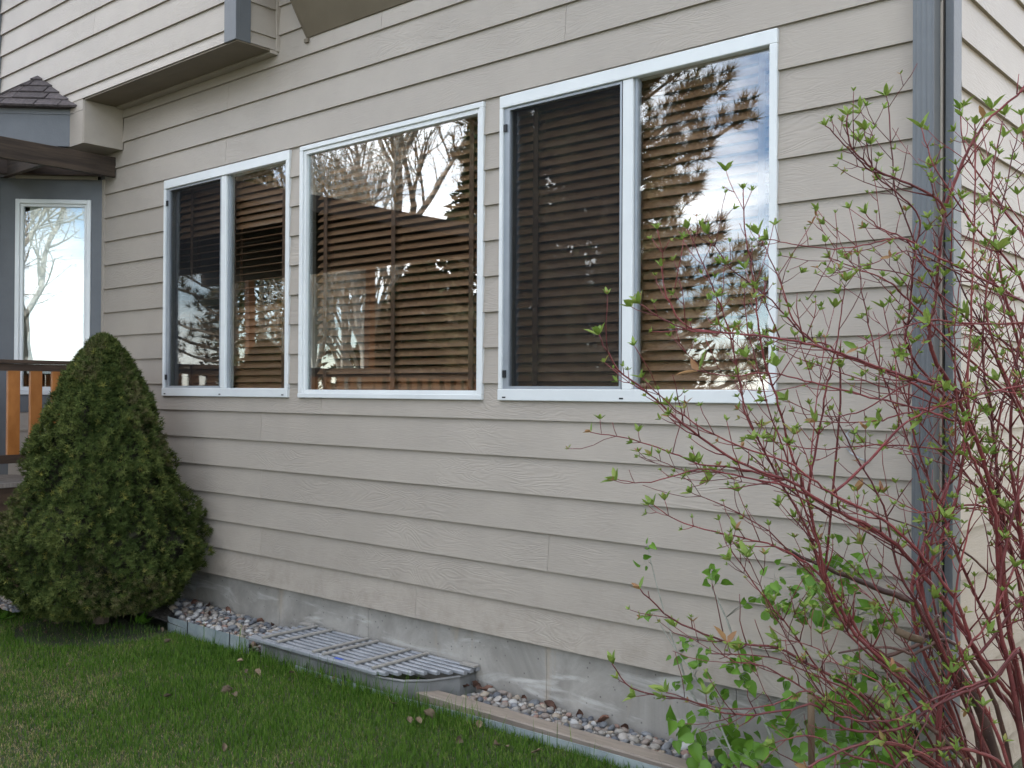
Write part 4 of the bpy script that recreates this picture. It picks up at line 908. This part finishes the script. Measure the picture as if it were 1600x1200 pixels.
def push(p):
    if p.x < SX+.08 and p.y > WALLY: p = Vector((p.x, WALLY, p.z))
    if p.x >= SX+.0 and p.x < SX+.08 and p.y > -.05: p = Vector((SX+.08, p.y, p.z))
    return p
rr = random.Random(3)
for pts, r0, r1, t0, t1, bk in ST:
    n = len(pts)
    L_ = [0]
    for i in range(1, n): L_.append(L_[-1] + math.hypot(pts[i][0]-pts[i-1][0], pts[i][1]-pts[i-1][1]))
    P = []
    for i, (u, v) in enumerate(pts):
        f = L_[i]/L_[-1]; P.append(push(px(u, v, t0 + (t1-t0)*f)))
    sp = smooth_path(P, 5); k = len(sp)
    jit = [p + Vector((rr.gauss(0, .0012), rr.gauss(0, .002), rr.gauss(0, .0012))) for p in sp]
    tr = [(r0 + (r1-r0)*(i/(k-1))**.8)*.00080 for i in range(k)]
    m = MB(); m.tube(jit, tr, 8 if r0 > 8 else 6)
    length = sum((sp[i+1]-sp[i]).length for i in range(k-1))
    d = (sp[-1]-sp[-2]).normalized()
    if bk == 'r': tips.append((sp[-1], d, 1.0))
    # side twigs in opposite pairs
    twigs = []
    if bk == 'r':
        step = .058; acc = .10
        for i in range(1, k-1):
            acc += (sp[i]-sp[i-1]).length
            f = i/(k-1)
            if f < .22 or sp[i].z < .25: continue
            if acc > step:
                acc = rr.uniform(-.03, .02)
                dd = (sp[i+1]-sp[i-1]).normalized()
                for sg in ((1, -1) if rr.random() < .55 else (rr.choice((1, -1)),)):
                    q = dd.cross(Vector((0.2, 1, .1))).normalized()*sg; q = (q + Vector((0, rr.uniform(-.7, .35), 0))).normalized()
                    dirv = (dd*rr.uniform(.4, .9) + q*.8 + Vector((0, 0, .25))).normalized()
                    ln = rr.uniform(.02, .06) if rr.random() < .55 else rr.uniform(.06, .21)
                    pp = [sp[i]]; d2 = dirv
                    ns = 2 if ln < .06 else 4
                    for _ in range(ns):
                        d2 = (d2 + Vector((rr.gauss(0, .13), rr.gauss(0, .13), .13 + rr.gauss(0, .08)))).normalized(); pp.append(push(pp[-1] + d2*ln/ns))
                    rb = min(tr[i]*.65, .0030); m.tube(pp, [rb + (.0011-rb)*q_/ns for q_ in range(ns+1)], 5)
                    if rr.random() < .72: tips.append((pp[-1], d2, rr.uniform(.55, .95)))
                    if ln > .09:
                        jn = pp[2]
                        for s2 in (1, -1):
                            if rr.random() < .6: continue
                            q2 = d2.cross(Vector((.1, 1, .2))).normalized()*s2; e_ = (d2*.6+q2*.7+Vector((0, 0, .2))).normalized()*rr.uniform(.03, .07)
                            m.tube([jn, push(jn+e_*.5), push(jn+e_+Vector((0, 0, .006)))], [.0013, .0011, .0008], 4); tips.append((push(jn+e_), e_.normalized(), rr.uniform(.45, .8)))
    o = Dg(m.build('stem', m_old if bk == 'o' else m_red, smooth=True))
    if bk == 'o': o['label'] = 'old brown woody stem'
# dead stubs
for a, b, r in [((1268,1195),(1267,1076),.011), ((1400,985),(1440,1000),.012), ((1395,1160),(1455,1183),.013)]:
    t = 3.05; Dg(MB().tube([px(a[0], a[1], t), px((a[0]+b[0])/2, (a[1]+b[1])/2+2, t), px(b[0], b[1], t)], [r*.9, r, r*.95], 8).build('dead_stub', m_dead, smooth=True))
def cluster_mesh(seed):
    r_ = random.Random(seed); vs, fs, ti = [], [], []
    nl = r_.choice((3, 4, 4, 5, 6)); red = r_.random() < .3
    for i in range(nl):
        a = i*math.pi*(1 if i % 2 else 1)+ (i//2)*1.57 + r_.gauss(0, .25); op = (.35 + .38*(1-i/nl))*r_.uniform(.7, 1.6)
        l = r_.uniform(.65, 1.1)*(1-.07*i); w = l*r_.uniform(.17, .25); d = Vector((math.cos(a)*math.sin(op), math.sin(a)*math.sin(op), math.cos(op)))
        sd = Vector((-math.sin(a), math.cos(a), 0)); nn = d.cross(sd); k = len(vs); tt = r_.uniform(0, .7) if not (red and i >= nl-2) else r_.uniform(.8, 1)
        cv = r_.uniform(.05, .3)
        vs += [Vector((0, 0, 0)), d*l*.35+sd*w*.9+nn*.05, d*l*.38-nn*.06, d*l*.35-sd*w*.9+nn*.05, d*l*.72+sd*w*.62+nn*(.05-cv*.25), d*l*.74-nn*(.02+cv*.25), d*l*.72-sd*w*.62+nn*(.05-cv*.25), d*l-nn*cv*.5]
        fs += [(k, k+1, k+2), (k, k+2, k+3), (k+1, k+4, k+5, k+2), (k+2, k+5, k+6, k+3), (k+4, k+7, k+5), (k+5, k+7, k+6)]; ti += [tt]*8
    me = bpy.data.meshes.new('leaf_cluster'); me.from_pydata([tuple(v) for v in vs], [], fs); me.update()
    at_ = me.attributes.new('tint', 'FLOAT', 'POINT'); at_.data.foreach_set('value', ti); me.polygons.foreach_set('use_smooth', [True]*len(me.polygons)); me.materials.append(m_leaf); return me
CM = [cluster_mesh(i) for i in range(14)]
def orient(d, roll): 
    q = Vector(d).to_track_quat('Z', 'Y'); return (q.to_matrix() @ Matrix.Rotation(roll, 3, 'Z')).to_euler()
tips.sort(key=lambda t: -t[2])
for i, (p, d, s) in enumerate(tips[:300]):
    o = link('leaf_cluster', CM[rr.randrange(14)]); o.location = p - d*.002; o.rotation_euler = orient((d + Vector((0, 0, .7))), rr.uniform(0, 6.28)); o.scale = (.049*s*rr.uniform(.55, 1.35),)*3; Dg(o)
if len(tips) > 300:
    bm = bmesh.new()
    for p, d, s in tips[300:2200]:
        e = orient((d + Vector((0, 0, .7))), rr.uniform(0, 6.28)); k = .039*s*rr.uniform(.5, 1.3)
        mt = Matrix.Translation(p) @ e.to_matrix().to_4x4() @ Matrix.Scale(k, 4); n0 = len(bm.verts); bm.from_mesh(CM[rr.randrange(14)]); bm.verts.ensure_lookup_table()
        for v in bm.verts[n0:]: v.co = mt @ v.co
    me = bpy.data.meshes.new('small_leaves'); bm.to_mesh(me); bm.free(); me.materials.append(m_leaf); o = Dg(link('small_leaves', me)); o['kind'] = 'stuff'

# ------------------------------------------------------------------ aspen suckers
def round_leaf(seed):
    r_ = random.Random(seed); vs = [(0, 0, 0)]; n = 10; fold = r_.uniform(.15, .9)
    for i in range(n):
        a = 2*math.pi*i/n; rr_ = .5*(1 + .05*r_.uniform(-1, 1)) + (.22 if i == 0 else 0) - (.10 if i == n//2 else 0); x = .5 + rr_*math.cos(a); y = rr_*math.sin(a)*(.82 - .16*math.cos(a))
        vs.append((x, y, fold*abs(y)*.8 - .12*x*x))
    vs[0] = (.5, 0, -.03); fs = [(0, 1+i, 1+(i+1) % n) for i in range(n)]
    me = bpy.data.meshes.new('leaf'); me.from_pydata(vs, [], fs); me.update(); at_ = me.attributes.new('tint', 'FLOAT', 'POINT'); at_.data.foreach_set('value', [r_.random()]*len(vs)); me.polygons.foreach_set('use_smooth', [True]*n); me.materials.append(m_aleaf); return me
RM = [round_leaf(i) for i in range(10)]
def sapling(name_label, stem, r0, y0, y1, groups, side=True):
    n = len(stem); P = [px(u, v, y=y0+(y1-y0)*i/(n-1)) for i, (u, v) in enumerate(stem)]
    t = empty('aspen_sapling', name_label, 'sapling', (P[0].x, P[0].y, .05)); sp = smooth_path(P, 5); k = len(sp)
    m = MB().tube(sp, [r0*(1-.7*i/(k-1)) for i in range(k)], 6)
    leaves = []
    for (u, v, spread, cnt, size) in groups:
        cnt = int(cnt*1.5 + .5); spread *= 1.25
        c = px(u, v, y=y0 + rr.uniform(-.06, .06))
        near = min(sp, key=lambda q: (q-c).length)
        tw = [near, near.lerp(c, .5) + Vector((0, 0, .01)), c]; m.tube(tw, [.0018, .0014, .0009], 4)
        for _ in range(cnt):
            q = c + Vector((rr.gauss(0, spread), rr.gauss(0, spread*.8), rr.gauss(0, spread))); q.y = min(q.y, -.03)
            leaves.append((q, size*rr.uniform(.7, 1.25))); m.tube([c.lerp(q, .1), q], [.0008, .0006], 3)
    local(t, m.build('stem', m_astem, smooth=True))
    for q, s in leaves:
        o = link('leaf', RM[rr.randrange(10)]); o.location = q; o.scale = (s,)*3
        nrm = Vector((rr.gauss(.2, .8), rr.gauss(-.5, .6), rr.gauss(.6, .5))); e = nrm.to_track_quat('Z', 'Y').to_matrix() @ Matrix.Rotation(rr.uniform(0, 6.28), 3, 'Z'); o.rotation_euler = e.to_euler(); local(t, o)
sapling('thin grey sapling with few leaves, leftmost of the young stems before the foundation', [(1150,1215),(1130,1170),(1078,1077),(1060,1025),(1046,983),(1025,910),(1011,850)], .0055, -.24, -.14, [(1012,856,.008,2,.028),(1008,880,.01,2,.03),(1010,962,.012,3,.03),(1060,1018,.02,5,.032),(1085,1010,.02,4,.03),(1062,1065,.02,4,.035),(1066,1130,.02,4,.055),(1075,1150,.02,3,.045)])
sapling('dark thin sapling with round leaves leaning left beside the tan board', [(1165,1225),(1134,1154),(1116,1112),(1085,1056),(1050,1007),(1022,958)], .005, -.26, -.22, [(1085,1040,.02,4,.035),(1092,1048,.015,3,.045),(1115,1095,.02,5,.035),(1128,1100,.02,4,.04),(1150,1170,.03,5,.075),(1100,1165,.03,4,.07),(1090,1180,.03,4,.065),(1170,1185,.03,5,.06),(1140,1150,.02,3,.05)])
sapling('thick grey-green sapling with a cut top in front of the siding', [(1240,1240),(1225,1215),(1207,1158),(1193,1123),(1172,1070),(1148,1004),(1134,965),(1113,920)], .0095, -.22, -.16, [(1112,895,.012,5,.04),(1122,912,.01,2,.045),(1150,1040,.02,5,.045),(1175,1045,.02,4,.042),(1158,1055,.015,3,.05),(1185,930,.012,2,.045),(1205,925,.015,4,.04),(1165,945,.01,2,.035),(1210,1130,.03,6,.045),(1190,1180,.03,6,.05)])
sapling('bushy green sapling amid the red dogwood stems left of the downspout', [(1362,1260),(1355,1200),(1350,1100),(1340,1000),(1338,940),(1300,900)], .0075, -.22, -.10, [(1270,905,.03,8,.042),(1300,890,.03,8,.042),(1330,885,.03,6,.04),(1240,930,.03,7,.042),(1210,905,.02,5,.036),(1290,940,.03,8,.045),(1320,925,.02,5,.042),(1255,960,.02,6,.045),(1300,975,.02,3,.05),(1225,960,.02,3,.045),(1360,960,.02,4,.045),(1380,950,.02,3,.042),(1345,1045,.03,6,.055),(1385,1050,.02,4,.055),(1330,1065,.02,5,.045),(1400,955,.015,3,.04)])
sapling('low leafy sapling at the frame\'s lower edge under the dogwood', [(1330,1260),(1320,1200),(1300,1140),(1290,1080),(1270,1040)], .006, -.28, -.18, [(1300,1100,.04,9,.045),(1330,1110,.04,8,.045),(1260,1110,.04,8,.042),(1290,1150,.04,8,.05),(1340,1160,.04,8,.05),(1365,1175,.03,5,.06),(1250,1170,.04,6,.05),(1225,1090,.03,5,.038),(1380,1120,.03,5,.05)])
sapling('bare-topped sapling in the rear left of the dogwood near the foundation', [(1440,1240),(1420,1180),(1415,1120),(1390,1060),(1370,1000)], .006, -.30, -.22, [(1410,1150,.03,6,.05),(1425,1170,.03,5,.055),(1380,1180,.03,6,.05),(1400,1085,.02,4,.045),(1440,1120,.02,4,.045)])

# ------------------------------------------------------------------ trees of the yard (seen in the window glass)
def limb(m, p, d, ln, r, lev, rng, ends, spread, up, nseg=4, sides=5, maxlev=4):
    pts = [p]; rs = [r]; dd = d
    for i in range(nseg):
        dd = (dd + Vector((rng.gauss(0, .10), rng.gauss(0, .10), rng.gauss(0, .06) + up*.06))).normalized(); pts.append(pts[-1] + dd*ln/nseg); rs.append(r*(1 - .55*(i+1)/nseg))
    m.tube(pts, rs, max(3, sides-lev))
    if lev >= maxlev: ends.append((pts[-1], dd)); ends.append((pts[2], dd)); return
    nb = {0: 9, 1: 6, 2: 5, 3: 3}[lev]
    for i in range(nb):
        f = .25 + .75*(i+.5)/nb if lev else .28 + .7*(i+.5)/nb
        x = f*nseg; a = int(min(x, nseg-.01)); q = pts[a].lerp(pts[a+1], x-a)
        ang = i*2.4 + rng.uniform(-.4, .4); side = dd.cross(Vector((math.cos(ang), math.sin(ang), .3))).normalized()
        nd = (dd*(1-spread) + side*spread + Vector((0, 0, up*.25))).normalized()
        limb(m, q, nd, ln*(.62 if lev == 0 else .55)*rng.uniform(.75, 1.15)*(1.1 - .45*f), r*(.5 - .15*f) + .002, lev+1, rng, ends, spread, up, nseg, sides, maxlev)
def deciduous(x, y, h, seed, label, bark, spread=.55, budn=6, group=None, budsize=.05):
    rng = random.Random(seed); t = empty('budding_tree', label, 'tree', (x, y, 0), group); m = MB(); ends = []
    limb(m, Vector((x, y, -.1)), Vector((rng.uniform(-.06, .06), rng.uniform(-.06, .06), 1)).normalized(), h*.75, h*.017, 0, rng, ends, spread, .9, sides=7)
    local(t, m.build('trunk', bark))
    n = len(ends)*budn; E_ = np.array([e[0] for e in ends]); Dd = np.array([e[1] for e in ends]); idx = np.repeat(np.arange(len(ends)), budn)
    g = np.random.default_rng(seed); pos = E_[idx] - Dd[idx]*g.uniform(0, .5, (n, 1)) + g.normal(0, .05, (n, 3))
    o = scatter('crown', [(-.5, 0, 0), (0, -.3, .1), (.5, 0, 0), (0, .3, .1)], [(0, 1, 2, 3)], pos, frames(g.normal(0, 1, (n, 3)), g.uniform(0, 6.28, n)), g.uniform(.6, 1.4, (n, 1))*budsize, m_bud, None, g.random(n)); local(t, o)
def pine(x, y, h, seed, label, zmin, rbase, group=None, ntuft=85):
    rng = random.Random(seed); g = np.random.default_rng(seed); t = empty('pine_tree', label, 'tree', (x, y, 0), group); m = MB()
    m.tube([(x, y, -.1), (x+.05, y, h*.5), (x, y, h)], [h*.018, h*.011, .02], 8); pos, dr = [], []
    nb = int(h*7)
    for i in range(nb):
        f = i/nb; z = zmin + (h-zmin)*f; a = i*2.4 + rng.uniform(-.4, .4); ln = rbase*(1-f)**.7*rng.uniform(.6, 1.12) + .25
        d = Vector((math.cos(a), math.sin(a), .05 + .5*f)).normalized(); p = Vector((x, y, z)); pts = [p]
        for k in range(5): d = (d + Vector((rng.gauss(0, .1), rng.gauss(0, .1), .07))).normalized(); pts.append(pts[-1] + d*ln/5)
        m.tube(pts, [.03*(1-f)+.012 - .002*q for q in range(6)], 4)
        for k in range(ntuft):
            s = rng.uniform(.2, 1.0); xq = s*5; b = int(min(xq, 4.99)); q = pts[b].lerp(pts[b+1], xq-b)
            sd = d.cross(Vector((0, 0, 1))).normalized()*rng.uniform(-1, 1)*.34*ln*(1.15-s) + Vector((0, 0, rng.uniform(-.10, .20)))
            e = q + sd
            if rng.random() < .3: m.tube([q, e], [.006, .003], 3)
            pos.append(e); dr.append((d*.7 + sd.normalized()*.5 + Vector((0, 0, .35))))
    local(t, m.build('trunk', m_bark))
    tv, tf = [], []
    for q in range(22):
        a = q*2.4; el_ = -.1 + 1.35*(q/22); dd = Vector((math.cos(a)*math.cos(el_), math.sin(a)*math.cos(el_), math.sin(el_))); w = dd.cross(Vector((0, 0, 1))).normalized()*.05; k = len(tv); b0 = Vector((0, 0, .25*q/22)); tv += [b0+w, b0-w, b0+dd]; tf.append((k, k+1, k+2))
    n = len(pos); P = np.array(pos); Dn = np.array(dr)
    local(t, scatter('crown', tv, tf, P, frames(Dn, g.uniform(0, 6.28, n)), g.uniform(.14, .22, (n, 1)), m_pine, None, g.random(n)))
def evergreen(x, y, h, r, seed, label, group=None, n=9000):
    g = np.random.default_rng(seed); t = empty('evergreen_tree', label, 'tree', (x, y, 0), group)
    local(t, MB().tube([(x, y, -.1), (x, y, h*.95)], [h*.02, .02], 7).build('trunk', m_bark))
    s = g.random(n)**1.1; th = g.uniform(0, 6.28, n); lobes = 1 + .22*np.sin(th*5 + s*9) + .15*np.sin(th*3 - s*21); rad_ = r*(1-s)**.75*lobes*np.sqrt(g.uniform(.35, 1, n))
    pos = np.column_stack([x + rad_*np.cos(th), y + rad_*np.sin(th), .3 + s*(h-.3)]); d = np.column_stack([np.cos(th), np.sin(th), g.uniform(-.2, .9, n)])
    local(t, scatter('crown', [(-.35, 0, 0), (.35, 0, 0), (0, .15, 1), (0, -.25, .5)], [(0, 1, 2), (0, 3, 2)], pos, frames(d + g.normal(0, .3, (n, 3)), g.uniform(0, 6.28, n)), g.uniform(.12, .26, (n, 1)), m_ever, None, g.random(n)))
pine(-8.35, -7.9, 9.5, 5, 'long-needled pine mirrored in the right-hand window', .9, 2.95)
evergreen(-12.4, -12.6, 9.5, 2.5, 26, 'dark evergreen mirrored behind the screen of the right window', None, 11000)
pine(-21.5, -10.5, 10, 9, 'dark pine mirrored behind the screen of the leftmost window', 1.0, 3.2, None, 34)
deciduous(-20.5, -14.5, 12, 11, 'tall bare tree in bud mirrored in the upper middle window', m_bark, .5, 3)
deciduous(-25.5, -16.0, 11, 12, 'budding tree mirrored in the top of the leftmost window', m_bark, .55, 4)
deciduous(-17.3, -18.0, 13, 13, 'large budding tree mirrored behind the evergreen in the middle window', m_bark)
evergreen(-15.4, -13.4, 8.6, 2.0, 21, 'dark evergreen mirrored at the right of the middle window')
evergreen(-14.2, -18.0, 3.6, 1.5, 22, 'low evergreen mirrored at the foot of the right window', None, 6000)
evergreen(-17.6, -13.2, 4.6, 2.0, 23, 'lower evergreen mirrored below the patio cover in the middle window', None, 8000)
evergreen(-19.6, -16.8, 4.2, 2.2, 24, 'rounded evergreen mirrored at the left of the middle window', None, 7000)
evergreen(-22.8, -17.2, 4.4, 2.4, 25, 'evergreen mirrored low in the middle window\'s left edge', None, 7000)
for i, (x, y, h) in enumerate([(-16.6, -10.6, 6.5), (-17.9, -11.2, 7), (-15.3, -9.6, 6), (-19.0, -11.0, 6.2), (-17.0, -9.4, 5.4)]):
    deciduous(x, y, h, 40+i, 'pale-stemmed young aspen mirrored in the lower middle window', m_pale, .38, 4, 'pale young aspens mirrored in the middle window', .035)
deciduous(.6, -22.0, 11, 31, 'pale bare tree mirrored in the bay window at far left', m_pale, .6, 2)
deciduous(3.4, -26.0, 11, 33, 'faint further bare tree mirrored in the bay window', m_pale, .6, 2)
deciduous(-5.4, -19.0, 10, 32, 'bare tree mirrored at the bottom right of the right window', m_bark, .55, 5)

# unseen evergreens added round the yard to block low sky and darken undersides
belt = [(-7.5, -23, 9), (-4.0, -24, 10), (-1.0, -23, 9), (9.5, -20, 11), (12.5, -16, 10), (13, -11, 11), (12, -6.5, 10), (-34, -12, 10), (-33, -6, 11), (-31, -18, 10)]
proto = None
for i, (x, y, h) in enumerate(belt):
    if proto is None:
        evergreen(x, y, h, 2.3, 60, 'unseen dense evergreen added round the yard to block low sky', 'unseen evergreens added to block low sky', 5000); proto = [o for o in COL.objects if o.name.startswith('evergreen_tree')][-1]
        kids = list(proto.children)
        px0 = proto.location.copy()
    else:
        r = proto.copy(); COL.objects.link(r); r.location = (x, y, 0); r.rotation_euler = (0, 0, i*1.3); r.scale = (1, 1, h/9)
        for c in kids:
            d = c.copy(); COL.objects.link(d); d.parent = r; d.matrix_parent_inverse = c.matrix_parent_inverse.copy()

# unseen house added to bounce warm sun on the end wall and block sky
nh = empty('added_neighbour_house', 'unseen tan house added on the right to bounce light on the end wall', 'house', (9, 4, 0))
local(nh, MB().box(4.4, 12, -.5, 11, -.2, 5.9).build('added_house_wall', M('added_house_tan_stucco', (.46, .38, .27), (.50, .42, .30), rough=.85, bump=.3, bscale=60)))
local(nh, MB().add([(3.9, -1, 5.9), (12.5, -1, 5.9), (12.5, 11.5, 5.9), (3.9, 11.5, 5.9), (8.2, 2, 8), (8.2, 8.5, 8)], [(0, 1, 4), (1, 2, 5, 4), (2, 3, 5), (3, 0, 4, 5), (3, 2, 1, 0)]).build('roof', m_shingle))  # roof of the added unseen house
for yy in (1.5, 5, 8.5):
    w_ = local(nh, MB().box(4.35, 4.4, yy-.7, yy+.7, 1.1, 2.5).build('window', m_white)); MB().box(4.34, 4.349, yy-.62, yy+.62, 1.18, 2.42).build('pane', m_glass, w_)
